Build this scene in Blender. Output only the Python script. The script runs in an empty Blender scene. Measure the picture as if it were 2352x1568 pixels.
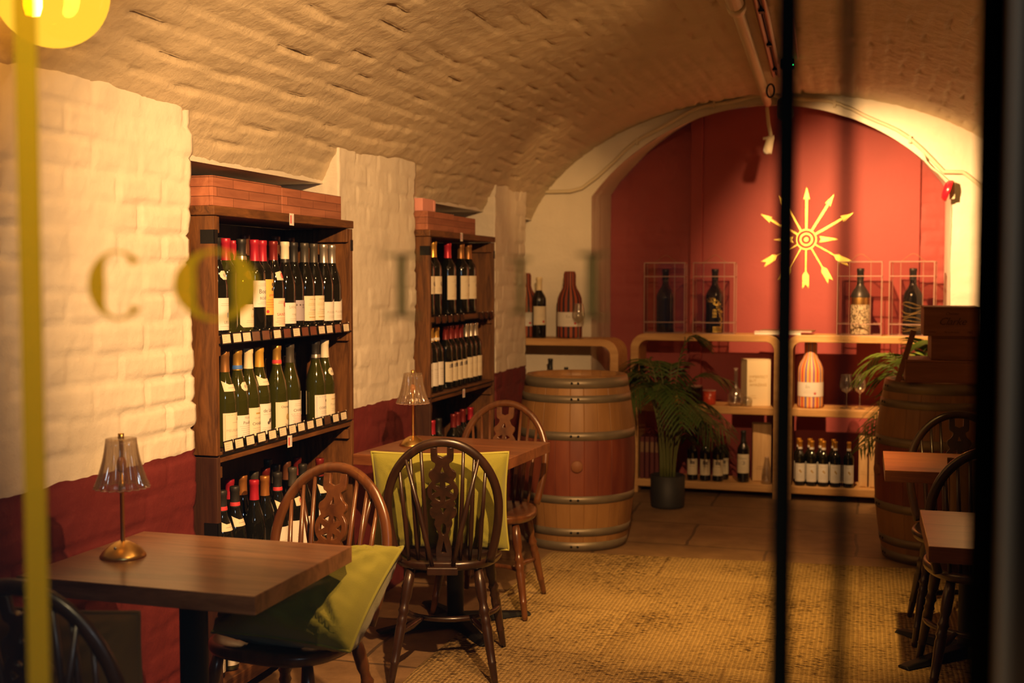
import bpy, math, random
from mathutils import Vector, Matrix, noise
random.seed(7)
PI = math.pi
R = math.radians
scene = bpy.context.scene
COL = scene.collection

# ------------------------------------------------------------------ camera, world, lights, exposure
cam_d = bpy.data.cameras.new('camera')
cam = bpy.data.objects.new('camera', cam_d); COL.objects.link(cam)
cam.location = (0, 0, 1.45)
cam.rotation_euler = (R(90 - 3.05), 0, R(16.7))
cam_d.sensor_width = 36.0
cam_d.lens = 36.0 * 2700 / 2352
cam_d.clip_start = 0.02
cam_d.dof.use_dof = True
cam_d.dof.focus_distance = 3.95
cam_d.dof.aperture_fstop = 2.9
scene.camera = cam

world = bpy.data.worlds.new('world'); scene.world = world
world.use_nodes = True
bg = world.node_tree.nodes['Background']
bg.inputs[0].default_value = (0.10, 0.14, 0.20, 1)
bg.inputs[1].default_value = 0.16

scene.view_settings.view_transform = 'Standard'
scene.view_settings.look = 'None'
scene.view_settings.gamma = 1
scene.view_settings.use_curve_mapping = False
scene.view_settings.exposure = 0.5

def spot(name, loc, tgt, power, angle, blend=0.6, color=(1, 0.545, 0.215), radius=0.025):
    d = bpy.data.lights.new(name, 'SPOT'); d.energy = power; d.color = color
    d.spot_size = R(angle); d.spot_blend = blend; d.shadow_soft_size = radius
    o = bpy.data.objects.new(name, d); COL.objects.link(o); o.location = loc
    o.rotation_euler = (Vector(tgt) - Vector(loc)).to_track_quat('-Z', 'Y').to_euler()
    return o

spot('spot_near_rack', (-0.30, 1.95, 2.36), (-2.1, 4.50, 1.02), 455, 78, 1.0)
spot('spot_far_rack', (-0.45, 4.55, 2.40), (-2.1, 5.45, 1.75), 10, 95, 0.9, (1, 0.50, 0.17))
spot('spot_emblem', (-0.30, 6.35, 2.42), (0.22, 8.30, 1.30), 420, 78, 1.0, (1, 0.55, 0.22))
spot('spot_end_wall', (-1.25, 5.60, 2.34), (-2.06, 7.7, 1.85), 46, 32, 1.0, (1, 0.52, 0.17))
spot('spot_rug', (-0.10, 4.3, 2.50), (-0.50, 5.15, 0.0), 320, 50, 1.0, (1, 0.53, 0.13))
spot('spot_table', (-0.40, 2.85, 2.50), (-1.20, 3.75, 0.5), 112, 78, 1.0, (1, 0.50, 0.17))
# unseen lamp added on the street side to brighten the gilt on the glass
spot('spot_gilt_fill', (-0.62, 0.38, 2.45), (-0.62, 0.97, 1.35), 120, 60, 0.8, (1, 0.74, 0.36))

# added cool fill, as street daylight on the outside of the window frame
sl_d = bpy.data.lights.new('frame_daylight_fill', 'POINT'); sl_d.energy = 22; sl_d.color = (0.72, 0.88, 1.0); sl_d.shadow_soft_size = 0.2
sl_o = bpy.data.objects.new('frame_daylight_fill', sl_d); COL.objects.link(sl_o); sl_o.location = (0.75, -0.45, 1.9)
scene.cycles.transparent_max_bounces = 24
scene.cycles.max_bounces = 8
scene.cycles.diffuse_bounces = 3
scene.cycles.caustics_reflective = False
scene.cycles.caustics_refractive = False

# ------------------------------------------------------------------ mesh helpers
class M:
    def __init__(s): s.v = []; s.f = []; s.m = []; s.sm = []
    def add(s, vs, fs, mi=0, smooth=False, mat=None):
        o = len(s.v)
        s.v += [tuple(mat @ Vector(v)) for v in vs] if mat is not None else [tuple(v) for v in vs]
        for f in fs:
            s.f.append([i + o for i in f]); s.m.append(mi); s.sm.append(smooth)
        return s
    def box(s, x0, x1, y0, y1, z0, z1, mi=0, mat=None):
        vs = [(x0, y0, z0), (x1, y0, z0), (x1, y1, z0), (x0, y1, z0), (x0, y0, z1), (x1, y0, z1), (x1, y1, z1), (x0, y1, z1)]
        fs = [(0, 3, 2, 1), (4, 5, 6, 7), (0, 1, 5, 4), (1, 2, 6, 5), (2, 3, 7, 6), (3, 0, 4, 7)]
        return s.add(vs, fs, mi, False, mat)
    def lathe(s, prof, seg=24, mi=0, mat=None, smooth=True, rf=None):
        n = len(prof); vs = []; fs = []
        for i in range(seg):
            a = 2 * PI * i / seg
            for r, z in prof:
                k = r * (rf(a, z) if rf else 1)
                vs.append((k * math.cos(a), k * math.sin(a), z))
        for i in range(seg):
            j = (i + 1) % seg
            for k in range(n - 1):
                if prof[k][0] < 1e-6 and prof[k + 1][0] < 1e-6: continue
                fs.append((i * n + k, j * n + k, j * n + k + 1, i * n + k + 1))
        return s.add(vs, fs, mi, smooth, mat)
    def tube(s, pts, rad, seg=8, mi=0, mat=None, closed=False, flat=1.0, up=None):
        pts = [Vector(p) for p in pts]; n = len(pts)
        if not hasattr(rad, '__len__'): rad = [rad] * n
        vs = []; fs = []; pn = None
        for i, p in enumerate(pts):
            if closed: t = pts[(i + 1) % n] - pts[i - 1]
            else: t = pts[min(i + 1, n - 1)] - pts[max(i - 1, 0)]
            t.normalize()
            if up is not None: a = Vector(up)
            elif pn is None: a = Vector((0, 0, 1)) if abs(t.z) < 0.9 else Vector((1, 0, 0))
            else: a = pn
            b = t.cross(a)
            if b.length < 1e-6: b = t.cross(Vector((0.3, 1, 0.2)))
            b.normalize(); a = b.cross(t).normalized(); pn = a
            for k in range(seg):
                th = 2 * PI * k / seg
                vs.append(p + (a * math.cos(th) * flat + b * math.sin(th)) * rad[i])
        for i in range(n if closed else n - 1):
            j = (i + 1) % n
            for k in range(seg):
                l = (k + 1) % seg
                fs.append((i * seg + k, i * seg + l, j * seg + l, j * seg + k))
        if not closed:
            fs.append(tuple(range(seg - 1, -1, -1))); fs.append(tuple((n - 1) * seg + k for k in range(seg)))
        return s.add(vs, fs, mi, True, mat)
    def prism(s, poly, d0, d1, mi=0, mat=None, plane='xz'):
        n = len(poly)
        def P(p, d): return (p[0], d, p[1]) if plane == 'xz' else ((p[0], p[1], d) if plane == 'xy' else (d, p[0], p[1]))
        vs = [P(p, d0) for p in poly] + [P(p, d1) for p in poly]
        fs = [tuple(range(n)), tuple(range(2 * n - 1, n - 1, -1))]
        for i in range(n):
            j = (i + 1) % n
            fs.append((i, i + n, j + n, j))
        return s.add(vs, fs, mi, False, mat)
    def ring(s, outer, inner, d0, d1, mi=0, mat=None, closed=False):
        n = len(outer); vs = []
        for o, i in zip(outer, inner):
            vs += [(o[0], d0, o[1]), (i[0], d0, i[1]), (i[0], d1, i[1]), (o[0], d1, o[1])]
        fs = []
        for k in range(n if closed else n - 1):
            a, b = 4 * k, 4 * ((k + 1) % n)
            for q in range(4):
                fs.append((a + q, b + q, b + (q + 1) % 4, a + (q + 1) % 4))
        if not closed:
            fs.append((0, 1, 2, 3)); fs.append((4 * n - 1, 4 * n - 2, 4 * n - 3, 4 * n - 4))
        return s.add(vs, fs, mi, False, mat)
    def mesh(s, name, mats):
        me = bpy.data.meshes.new(name)
        me.from_pydata(s.v, [], s.f)
        me.polygons.foreach_set('material_index', s.m)
        me.polygons.foreach_set('use_smooth', s.sm)
        for m in mats if isinstance(mats, (list, tuple)) else [mats]: me.materials.append(m)
        me.update()
        return me
    def build(s, name, mats, parent=None, loc=None, rot=None, bevel=0, fixn=False):
        return put(name, s.mesh(name, mats), parent, loc, rot, bevel)

def put(name, me, parent=None, loc=None, rot=None, bevel=0):
    o = bpy.data.objects.new(name, me); COL.objects.link(o)
    if parent is not None: o.parent = parent
    if loc is not None: o.location = loc
    if rot is not None: o.rotation_euler = rot
    if bevel:
        b = o.modifiers.new('bevel', 'BEVEL'); b.width = bevel; b.segments = 2; b.limit_method = 'ANGLE'; b.angle_limit = R(40)
    return o

def tag(o, label, cat, group=None):
    o['label'] = label; o['category'] = cat
    if group: o['group'] = group
    return o

def thing(name, label, cat, loc=(0, 0, 0), rz=0, group=None):
    o = bpy.data.objects.new(name, None); COL.objects.link(o)
    o.location = loc; o.rotation_euler = (0, 0, rz); o.empty_display_size = 0.05
    return tag(o, label, cat, group)

def struct(o):
    o['kind'] = 'structure'; return o

ORD = ['first', 'second', 'third', 'fourth', 'fifth', 'sixth', 'seventh', 'eighth', 'ninth', 'tenth', 'eleventh', 'twelfth', 'thirteenth', 'fourteenth', 'fifteenth']

# ------------------------------------------------------------------ material helpers
def sock(n, *names):
    for k in names:
        if k in n.inputs: return n.inputs[k]

def pm(name, color, rough=0.5, metal=0.0, spec=0.5, coat=0, sheen=0, noise_amt=0.0, noise_scale=8, bump=0.0, bump_scale=60, trans=0, emit=None):
    m = bpy.data.materials.new(name); m.use_nodes = True
    nt = m.node_tree; b = nt.nodes['Principled BSDF']
    b.inputs['Base Color'].default_value = (*color, 1); b.inputs['Roughness'].default_value = rough
    b.inputs['Metallic'].default_value = metal
    sock(b, 'Specular IOR Level', 'Specular').default_value = spec
    if coat: sock(b, 'Coat Weight', 'Clearcoat').default_value = coat
    if sheen:
        sock(b, 'Sheen Weight', 'Sheen').default_value = sheen
    if emit:
        sock(b, 'Emission Color', 'Emission').default_value = (*emit[0], 1); b.inputs['Emission Strength'].default_value = emit[1]
    if noise_amt or bump:
        tc = nt.nodes.new('ShaderNodeTexCoord')
    if noise_amt:
        n = nt.nodes.new('ShaderNodeTexNoise'); n.inputs['Scale'].default_value = noise_scale; n.inputs['Detail'].default_value = 6
        nt.links.new(tc.outputs['Object'], n.inputs['Vector'])
        mx = nt.nodes.new('ShaderNodeMix'); mx.data_type = 'RGBA'
        mx.inputs['A'].default_value = (*[c * (1 - noise_amt) for c in color], 1)
        mx.inputs['B'].default_value = (*[min(1, c * (1 + noise_amt)) for c in color], 1)
        nt.links.new(n.outputs['Fac'], mx.inputs['Factor']); nt.links.new(mx.outputs['Result'], b.inputs['Base Color'])
    if bump:
        n2 = nt.nodes.new('ShaderNodeTexNoise'); n2.inputs['Scale'].default_value = bump_scale; n2.inputs['Detail'].default_value = 8
        nt.links.new(tc.outputs['Object'], n2.inputs['Vector'])
        bp = nt.nodes.new('ShaderNodeBump'); bp.inputs['Strength'].default_value = bump; bp.inputs['Distance'].default_value = 0.01
        nt.links.new(n2.outputs['Fac'], bp.inputs['Height']); nt.links.new(bp.outputs['Normal'], b.inputs['Normal'])
    return m

def ramp(nt, stops, src):
    r = nt.nodes.new('ShaderNodeValToRGB')
    e = r.color_ramp.elements
    while len(e) < len(stops): e.new(0.5)
    for k, (p, c) in enumerate(stops):
        e[k].position = p; e[k].color = (*c, 1)
    nt.links.new(src, r.inputs['Fac'])
    return r.outputs['Color']

def wood(name, c1, c2, axis='z', rough=0.5, scale=14, spec=0.4, planks=None, coat=0, bump=0.15):
    m = bpy.data.materials.new(name); m.use_nodes = True
    nt = m.node_tree; b = nt.nodes['Principled BSDF']; b.inputs['Roughness'].default_value = rough
    sock(b, 'Specular IOR Level').default_value = spec
    if coat: sock(b, 'Coat Weight').default_value = coat; sock(b, 'Coat Roughness').default_value = 0.2
    tc = nt.nodes.new('ShaderNodeTexCoord'); mp = nt.nodes.new('ShaderNodeMapping')
    sc = {'x': (0.12, 1, 1), 'y': (1, 0.12, 1), 'z': (1, 1, 0.12)}[axis]
    mp.inputs['Scale'].default_value = [k * scale for k in sc]
    nt.links.new(tc.outputs['Object'], mp.inputs['Vector'])
    n = nt.nodes.new('ShaderNodeTexNoise'); n.inputs['Scale'].default_value = 1.5; n.inputs['Detail'].default_value = 7; n.inputs['Roughness'].default_value = 0.65
    n.inputs['Distortion'].default_value = 1.2
    nt.links.new(mp.outputs['Vector'], n.inputs['Vector'])
    col = ramp(nt, [(0.32, c1), (0.68, c2)], n.outputs['Fac'])
    if planks:
        pl, ph, pax = planks
        br = nt.nodes.new('ShaderNodeTexBrick'); br.inputs['Scale'].default_value = 1
        br.inputs['Brick Width'].default_value = pl; br.inputs['Row Height'].default_value = ph; br.inputs['Mortar Size'].default_value = 0.0012
        br.inputs['Color1'].default_value = (0.75, 0.7, 0.68, 1); br.inputs['Color2'].default_value = (1.15, 1.05, 1, 1); br.inputs['Mortar'].default_value = (0.3, 0.25, 0.2, 1)
        mp2 = nt.nodes.new('ShaderNodeMapping'); nt.links.new(tc.outputs['Object'], mp2.inputs['Vector'])
        if pax == 'yz': mp2.inputs['Rotation'].default_value = (R(90), 0, R(90)) ; 
        sx = nt.nodes.new('ShaderNodeSeparateXYZ'); cx = nt.nodes.new('ShaderNodeCombineXYZ')
        nt.links.new(tc.outputs['Object'], sx.inputs[0])
        nt.links.new(sx.outputs[{'x': 0, 'y': 1, 'z': 2}[pax[0]]], cx.inputs[0]); nt.links.new(sx.outputs[{'x': 0, 'y': 1, 'z': 2}[pax[1]]], cx.inputs[1])
        nt.links.new(cx.outputs[0], br.inputs['Vector'])
        mx = nt.nodes.new('ShaderNodeMix'); mx.data_type = 'RGBA'; mx.blend_type = 'MULTIPLY'; mx.inputs['Factor'].default_value = 1
        nt.links.new(col, mx.inputs['A']); nt.links.new(br.outputs['Color'], mx.inputs['B']); col = mx.outputs['Result']
    nt.links.new(col, b.inputs['Base Color'])
    if bump:
        bp = nt.nodes.new('ShaderNodeBump'); bp.inputs['Strength'].default_value = bump; bp.inputs['Distance'].default_value = 0.004
        nt.links.new(n.outputs['Fac'], bp.inputs['Height']); nt.links.new(bp.outputs['Normal'], b.inputs['Normal'])
    return m

def clear(name, tint, gloss=0.08, rough=0.03, body=None, body_amt=0.0):
    """thin clear sheet: transparent with a fresnel gloss and an optional diffuse body"""
    m = bpy.data.materials.new(name); m.use_nodes = True
    nt = m.node_tree; nt.nodes.clear()
    out = nt.nodes.new('ShaderNodeOutputMaterial')
    tr = nt.nodes.new('ShaderNodeBsdfTransparent'); tr.inputs[0].default_value = (*tint, 1)
    gl = nt.nodes.new('ShaderNodeBsdfGlossy'); gl.inputs['Roughness'].default_value = rough
    lw = nt.nodes.new('ShaderNodeLayerWeight'); lw.inputs['Blend'].default_value = 0.25
    mul = nt.nodes.new('ShaderNodeMath'); mul.operation = 'MULTIPLY_ADD'; mul.inputs[1].default_value = 0.35; mul.inputs[2].default_value = gloss
    nt.links.new(lw.outputs['Facing'], mul.inputs[0])
    mix = nt.nodes.new('ShaderNodeMixShader'); nt.links.new(mul.outputs[0], mix.inputs[0])
    nt.links.new(tr.outputs[0], mix.inputs[1]); nt.links.new(gl.outputs[0], mix.inputs[2])
    last = mix
    if body:
        df = nt.nodes.new('ShaderNodeBsdfDiffuse'); df.inputs[0].default_value = (*body, 1)
        tl = nt.nodes.new('ShaderNodeBsdfTranslucent'); tl.inputs[0].default_value = (*body, 1)
        ad = nt.nodes.new('ShaderNodeMixShader'); nt.links.new(df.outputs[0], ad.inputs[1]); nt.links.new(tl.outputs[0], ad.inputs[2])
        mix2 = nt.nodes.new('ShaderNodeMixShader'); mix2.inputs[0].default_value = body_amt
        nt.links.new(mix.outputs[0], mix2.inputs[1]); nt.links.new(ad.outputs[0], mix2.inputs[2]); last = mix2
    nt.links.new(last.outputs[0], out.inputs[0])
    return m

def brick_paint(name, upper, lower=None, zsplit=0.89, fine=0.35):
    m = bpy.data.materials.new(name); m.use_nodes = True
    nt = m.node_tree; b = nt.nodes['Principled BSDF']; b.inputs['Roughness'].default_value = 0.62
    sock(b, 'Specular IOR Level').default_value = 0.35
    tc = nt.nodes.new('ShaderNodeTexCoord')
    n = nt.nodes.new('ShaderNodeTexNoise'); n.inputs['Scale'].default_value = 3.0; n.inputs['Detail'].default_value = 6
    nt.links.new(tc.outputs['Object'], n.inputs['Vector'])
    def var(c, k):
        return ramp(nt, [(0.3, tuple(x * (1 - k) for x in c)), (0.7, tuple(min(1, x * (1 + k * 0.4)) for x in c))], n.outputs['Fac'])
    col = var(upper, 0.10)
    if lower:
        sx = nt.nodes.new('ShaderNodeSeparateXYZ'); nt.links.new(tc.outputs['Object'], sx.inputs[0])
        n3 = nt.nodes.new('ShaderNodeTexNoise'); n3.inputs['Scale'].default_value = 9; nt.links.new(tc.outputs['Object'], n3.inputs['Vector'])
        ad = nt.nodes.new('ShaderNodeMath'); ad.operation = 'MULTIPLY_ADD'; ad.inputs[1].default_value = 0.03; nt.links.new(n3.outputs['Fac'], ad.inputs[0]); nt.links.new(sx.outputs[2], ad.inputs[2])
        gt = nt.nodes.new('ShaderNodeMath'); gt.operation = 'GREATER_THAN'; gt.inputs[1].default_value = zsplit + 0.015; nt.links.new(ad.outputs[0], gt.inputs[0])
        mx = nt.nodes.new('ShaderNodeMix'); mx.data_type = 'RGBA'
        nt.links.new(gt.outputs[0], mx.inputs['Factor']); nt.links.new(var(lower, 0.2), mx.inputs['A']); nt.links.new(col, mx.inputs['B'])
        col = mx.outputs['Result']
    nt.links.new(col, b.inputs['Base Color'])
    n2 = nt.nodes.new('ShaderNodeTexNoise'); n2.inputs['Scale'].default_value = 40; n2.inputs['Detail'].default_value = 10; n2.inputs['Roughness'].default_value = 0.6
    nt.links.new(tc.outputs['Object'], n2.inputs['Vector'])
    bp = nt.nodes.new('ShaderNodeBump'); bp.inputs['Strength'].default_value = fine; bp.inputs['Distance'].default_value = 0.008
    nt.links.new(n2.outputs['Fac'], bp.inputs['Height']); nt.links.new(bp.outputs['Normal'], b.inputs['Normal'])
    return m

WHITE = (0.74, 0.68, 0.57); RED = (0.155, 0.021, 0.020)
m_wall = brick_paint('painted brick white over red', WHITE, RED)
m_white = brick_paint('painted plaster white', WHITE, None)
m_vault = brick_paint('painted vault brick', (0.62, 0.52, 0.36), None, fine=0.6)
m_redwall = brick_paint('red painted wall', (0.35, 0.068, 0.064), None, fine=0.2)
m_black = pm('black metal', (0.006, 0.006, 0.006), 0.5, 0.0, 0.25)
m_barblack = pm('dull black bar paint', (0.004, 0.004, 0.004), 0.9, 0.0, 0.0)
m_blackwood = pm('dark jamb paint', (0.26, 0.14, 0.06), 0.6)
m_bluegrey = pm('blue grey paint', (0.26, 0.31, 0.34), 0.5)
m_brass = pm('brushed brass', (0.72, 0.47, 0.15), 0.34, 1.0)
m_gold = pm('gold leaf', (0.95, 0.68, 0.17), 0.40, 1.0, noise_amt=0.25, noise_scale=90, bump=0.3, bump_scale=120)
m_ink = pm('dark label ink', (0.10, 0.08, 0.07), 0.7)
m_inkgrey = pm('grey label ink', (0.38, 0.34, 0.28), 0.7)
m_inkred = pm('red label ink', (0.55, 0.04, 0.05), 0.6)
m_inkblue = pm('blue label ink', (0.05, 0.15, 0.50), 0.6)
m_inkgold = pm('gold label ink', (0.45, 0.30, 0.08), 0.5)
m_rack = wood('rack pine stain', (0.050, 0.018, 0.005), (0.19, 0.076, 0.020), 'z', 0.55, 22)
m_rackh = wood('rack pine stain lengthwise', (0.050, 0.018, 0.005), (0.19, 0.076, 0.020), 'y', 0.55, 22)
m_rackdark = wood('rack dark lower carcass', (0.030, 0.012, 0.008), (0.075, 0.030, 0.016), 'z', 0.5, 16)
m_crate = wood('crate mahogany strips', (0.28, 0.105, 0.058), (0.44, 0.185, 0.105), 'y', 0.55, 12, planks=(0.21, 0.031, 'yz'))
m_oak = wood('oak shelf', (0.42, 0.22, 0.075), (0.62, 0.37, 0.15), 'x', 0.5, 10)
m_pine = wood('pale pine case', (0.50, 0.30, 0.13), (0.66, 0.44, 0.22), 'z', 0.6, 10)
m_casewood = wood('brown wine case', (0.17, 0.062, 0.024), (0.25, 0.098, 0.040), 'x', 0.6, 8)
m_table = wood('dark walnut table', (0.085, 0.034, 0.016), (0.31, 0.14, 0.066), 'x', 0.30, 9, 0.5, coat=0.25, bump=0.05)
m_table2 = wood('chestnut table', (0.12, 0.038, 0.014), (0.30, 0.11, 0.040), 'x', 0.36, 9, 0.5, coat=0.15, bump=0.05)
m_chair = wood('polished dark chair wood', (0.010, 0.0042, 0.002), (0.034, 0.012, 0.005), 'z', 0.36, 12, 0.5, coat=0.35, bump=0.04)
m_chairb = wood('polished brown chair wood', (0.055, 0.018, 0.006), (0.135, 0.048, 0.014), 'z', 0.28, 12, 0.5, coat=0.3, bump=0.04)
m_glassdark = pm('dark bottle glass', (0.006, 0.006, 0.004), 0.05, 0, 0.6, coat=0.6)
m_glassolive = pm('olive bottle glass', (0.030, 0.032, 0.004), 0.06, 0, 0.6, coat=0.6)
m_paper = pm('cream label paper', (0.70, 0.62, 0.46), 0.7)
m_paperw = pm('white label paper', (0.72, 0.68, 0.62), 0.7)
m_papery = pm('yellow label paper', (0.80, 0.45, 0.10), 0.7)
m_paperg = pm('lilac grey label paper', (0.36, 0.32, 0.36), 0.7)
m_clear = clear('clear acrylic', (0.97, 0.94, 0.92), 0.03)
m_acredge = clear('polished acrylic edge', (0.95, 0.85, 0.80), 0.15, 0.2, (0.85, 0.62, 0.52), 0.45)
m_glass = clear('clear thin glass', (0.93, 0.91, 0.87), 0.26, 0.10, (0.8, 0.75, 0.68), 0.05)
m_lampglass = clear('fluted lamp glass', (0.95, 0.91, 0.86), 0.14, 0.05, (0.85, 0.68, 0.5), 0.10)

# ------------------------------------------------------------------ room shell
A0, B0, Z0, XC = 1.68, 1.02, 1.60, -0.55
def zv(x):
    k = 1 - ((x - XC) / A0) ** 2
    return Z0 + B0 * math.sqrt(max(k, 0))
def arch(x):
    return 2.555 - 1.425 + math.sqrt(max(1.425 ** 2 - (x + 0.63) ** 2, 0))

def hsh(a, b):
    k = math.sin(a * 127.1 + b * 311.7) * 43758.5453
    return k - math.floor(k)
def sstep(a, b, x):
    t = min(1, max(0, (x - a) / (b - a))); return t * t * (3 - 2 * t)
def brick_h(s, z, L=0.235, H=0.088, amp=1.0, seed=0.0):
    w = noise.noise(Vector((s * 2.2, z * 2.2, seed)))
    w2 = noise.noise(Vector((s * 9, z * 9, seed + 5)))
    zz = z + 0.010 * w + 0.004 * w2; ss = s + 0.012 * noise.noise(Vector((z * 6, s * 3, seed + 9)))
    row = math.floor(zz / H); fz = zz / H - row
    c = ss / L + (row % 2) * 0.5; colm = math.floor(c); fc = c - colm
    d = min(fc * L, (1 - fc) * L, fz * H, (1 - fz) * H)
    g = 1 - sstep(0.0, 0.014, d)
    patch = 0.42 + 1.1 * noise.noise(Vector((s * 3.1, z * 3.1, seed + 3)))
    h = -0.0075 * g * max(0.1, patch) + 0.004 * (hsh(row, colm) - 0.5)
    h += 0.006 * w + 0.0025 * w2 + 0.0012 * noise.noise(Vector((s * 30, z * 30, seed)))
    return h * amp

def strip_wall(name, path, z0, z1, mat, res=0.013, seed=0.0, amp=1.0):
    pts = []
    for (a, b) in zip(path[:-1], path[1:]):
        a = Vector((*a, 0)); b = Vector((*b, 0)); n = max(1, int(round((b - a).length / res)))
        for k in range(n): pts.append(a.lerp(b, k / n))
    pts.append(Vector((*path[-1], 0)))
    nz = int((z1 - z0) / res); vs = []; fs = []; s = 0
    for i, p in enumerate(pts):
        if i: s += (p - pts[i - 1]).length
        t = pts[min(i + 2, len(pts) - 1)] - pts[max(i - 2, 0)]; t.normalize()
        nrm = Vector((t.y, -t.x, 0))
        for k in range(nz + 1):
            z = z0 + (z1 - z0) * k / nz
            q = p + nrm * brick_h(s + seed, z, amp=amp, seed=seed)
            vs.append((q.x, q.y, z))
    w = nz + 1
    for i in range(len(pts) - 1):
        for k in range(nz): fs.append((i * w + k, i * w + k + 1, (i + 1) * w + k + 1, (i + 1) * w + k))
    return struct(M().add(vs, fs, 0, True).build(name, mat))

XW = -2.1
# path order gives outward normal (t.y,-t.x): going +y => normal +x
strip_wall('wall_left', [(-2.55, 1.02), (XW, 1.02), (XW, 3.372), (-2.6, 3.372)], 0, 2.04, m_wall, 0.0125, 1.7, 1.9)
strip_wall('wall_left', [(-2.6, 4.50), (XW, 4.50), (XW, 5.362), (-2.6, 5.362)], 0, 2.04, m_wall, 0.0125, 11.3, 1.5)
strip_wall('wall_left', [(-2.6, 6.655), (XW, 6.655), (XW, 7.31), (-2.6, 7.31)], 0, 2.04, m_wall, 0.0125, 23.9, 1.7)
# recess backs and heads
bk = M()
for (a, b) in ((3.3, 4.55), (5.3, 6.7), (7.25, 7.75)): bk.box(-2.52, -2.46, a, b, 0, 2.2)
struct(bk.build('wall_left', m_wall))
hd = M()
for (a, b) in ((3.36, 4.51), (5.35, 6.66), (7.30, 7.74)):
    hd.box(-2.55, -2.175, a, b, 1.846, 2.3)
struct(hd.build('trim_1', m_white))
# vault with brick relief
def vault():
    nt_ = 290; vs = []; fs = []
    ths = []
    t0 = math.acos((-2.18 - XC) / A0); t1 = math.acos((1.08 - XC) / A0)
    arcl = [0]; prev = None
    for k in range(nt_ + 1):
        t = t0 + (t1 - t0) * k / nt_; x = XC + A0 * math.cos(t); z = Z0 + B0 * math.sin(t)
        if prev: arcl.append(arcl[-1] + math.hypot(x - prev[0], z - prev[1]))
        prev = (x, z); ths.append((t, x, z))
    y0, y1 = 0.98, 7.74; ny = 390
    for j in range(ny + 1):
        y = y0 + (y1 - y0) * j / ny
        for k, (t, x, z) in enumerate(ths):
            n = Vector((-math.cos(t) / A0, 0, -math.sin(t) / B0)).normalized()
            a = arcl[k]
            m1 = 0.5 + noise.noise(Vector((y * 1.3, a * 1.7, 21.0)))
            row = a / .082 + .35 * noise.noise(Vector((y * 1.5, a * 2, 31.0))); fr = row - math.floor(row)
            d = min(fr, 1 - fr) * .082; rk = math.floor(row + .5)
            broken = sstep(.0, .28, noise.noise(Vector((y * 5.0, rk * 3.7, 8.0))))
            h = -.013 * (1 - sstep(0, .013, d)) * broken
            sk = (fr - .5) * (.010 + .012 * noise.noise(Vector((y * 2.6, math.floor(row) * 2.3, 5.0))))
            h += sk * m1 + .35 * brick_h(y, a, .26, .082, 1.0, 40.0)
            q = noise.noise(Vector((y * 5.5 + a * 3, a * 9 - y * 2, 3.3)))
            h += .008 * max(0, q) + .0035 * noise.noise(Vector((y * 15 + 4 * a, a * 26, 1.1))) + .002 * noise.noise(Vector((y * 40, a * 60, 1.1)))
            edge = min(1.0, (7.74 - y) / 0.05)
            p = Vector((x, y, z)) + n * h * edge
            vs.append(tuple(p))
    w = nt_ + 1
    for j in range(ny):
        for k in range(nt_): fs.append((j * w + k, j * w + k + 1, (j + 1) * w + k + 1, (j + 1) * w + k))
    return struct(M().add(vs, fs, 0, True).build('ceiling', m_vault))
vault()
# end wall with arched niche
def end_wall():
    mb = M(); Y = 7.72
    def panel(xa, xb, low, res=0.02, seed=0):
        n = max(1, int(round((xb - xa) / res))); nz = 120; vs = []; fs = []
        for i in range(n + 1):
            x = xa + (xb - xa) * i / n; zl = low(x)
            for k in range(nz + 1):
                z = zl + (2.72 - zl) * k / nz
                vs.append((x, Y - brick_h(x + 5, z, 0.235, 0.088, 0.8, 60.0), z))
        for i in range(n):
            for k in range(nz):
                a = i * (nz + 1) + k; fs.append((a, a + nz + 1, a + nz + 2, a + 1))
        mb.add(vs, fs, 0, True)
    panel(-2.55, -1.76, lambda x: 0.0)
    panel(-1.76, 0.50, arch)
    panel(0.50, 1.12, lambda x: 0.0)
    prof = [(-1.76, 0.0)] + [(-1.76, arch(-1.76) * k / 12) for k in range(1, 12)] + [(-1.76 + 2.26 * k / 60, arch(-1.76 + 2.26 * k / 60)) for k in range(61)] + [(0.50, arch(0.5) * (1 - k / 12)) for k in range(1, 13)]
    vs = []; fs = []; ny = 24
    for i, (x, z) in enumerate(prof):
        a = prof[max(i - 1, 0)]; b = prof[min(i + 1, len(prof) - 1)]
        n = Vector((b[1] - a[1], 0, -(b[0] - a[0]))).normalized() if (b != a) else Vector((1, 0, 0))
        for j in range(ny + 1):
            y = Y + 0.63 * j / ny
            h = brick_h(i * 0.05, y, 0.235, 0.09, 0.9, 70.0)
            vs.append((x + n.x * h, y - (0.006 if j == 0 else 0), z + n.z * h + (.13 * j / ny * max(0, (z - 1.6)) if z > 1.6 else 0)))
    w = ny + 1
    for i in range(len(prof) - 1):
        for j in range(ny): fs.append((i * w + j, i * w + j + 1, (i + 1) * w + j + 1, (i + 1) * w + j))
    mb.add(vs, fs, 0, True)
    return struct(mb.build('wall_end', m_white))
end_wall()
# niche back wall, rough brick at the sides and a smooth board in the middle
def niche_back():
    mb = M(); n, nz = 150, 160; vs = []; fs = []
    for i in range(n + 1):
        x = -1.85 + 2.45 * i / n
        for k in range(nz + 1):
            z = 2.85 * k / nz
            vs.append((x, 8.36 - brick_h(x, z, 0.235, 0.088, 1.2, 80.0), z))
    for i in range(n):
        for k in range(nz):
            a = i * (nz + 1) + k; fs.append((a, a + nz + 1, a + nz + 2, a + 1))
    mb.add(vs, fs, 0, True)
    return struct(mb.build('wall_back', m_redwall))
niche_back()
struct(M().box(-1.10, 0.345, 8.335, 8.37, 0, 2.80).build('wall_back', m_redwall, bevel=0.004))
struct(M().box(-1.185, -1.10, 8.31, 8.37, 0, 2.80).build('trim_2', m_redwall, bevel=0.006))
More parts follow.
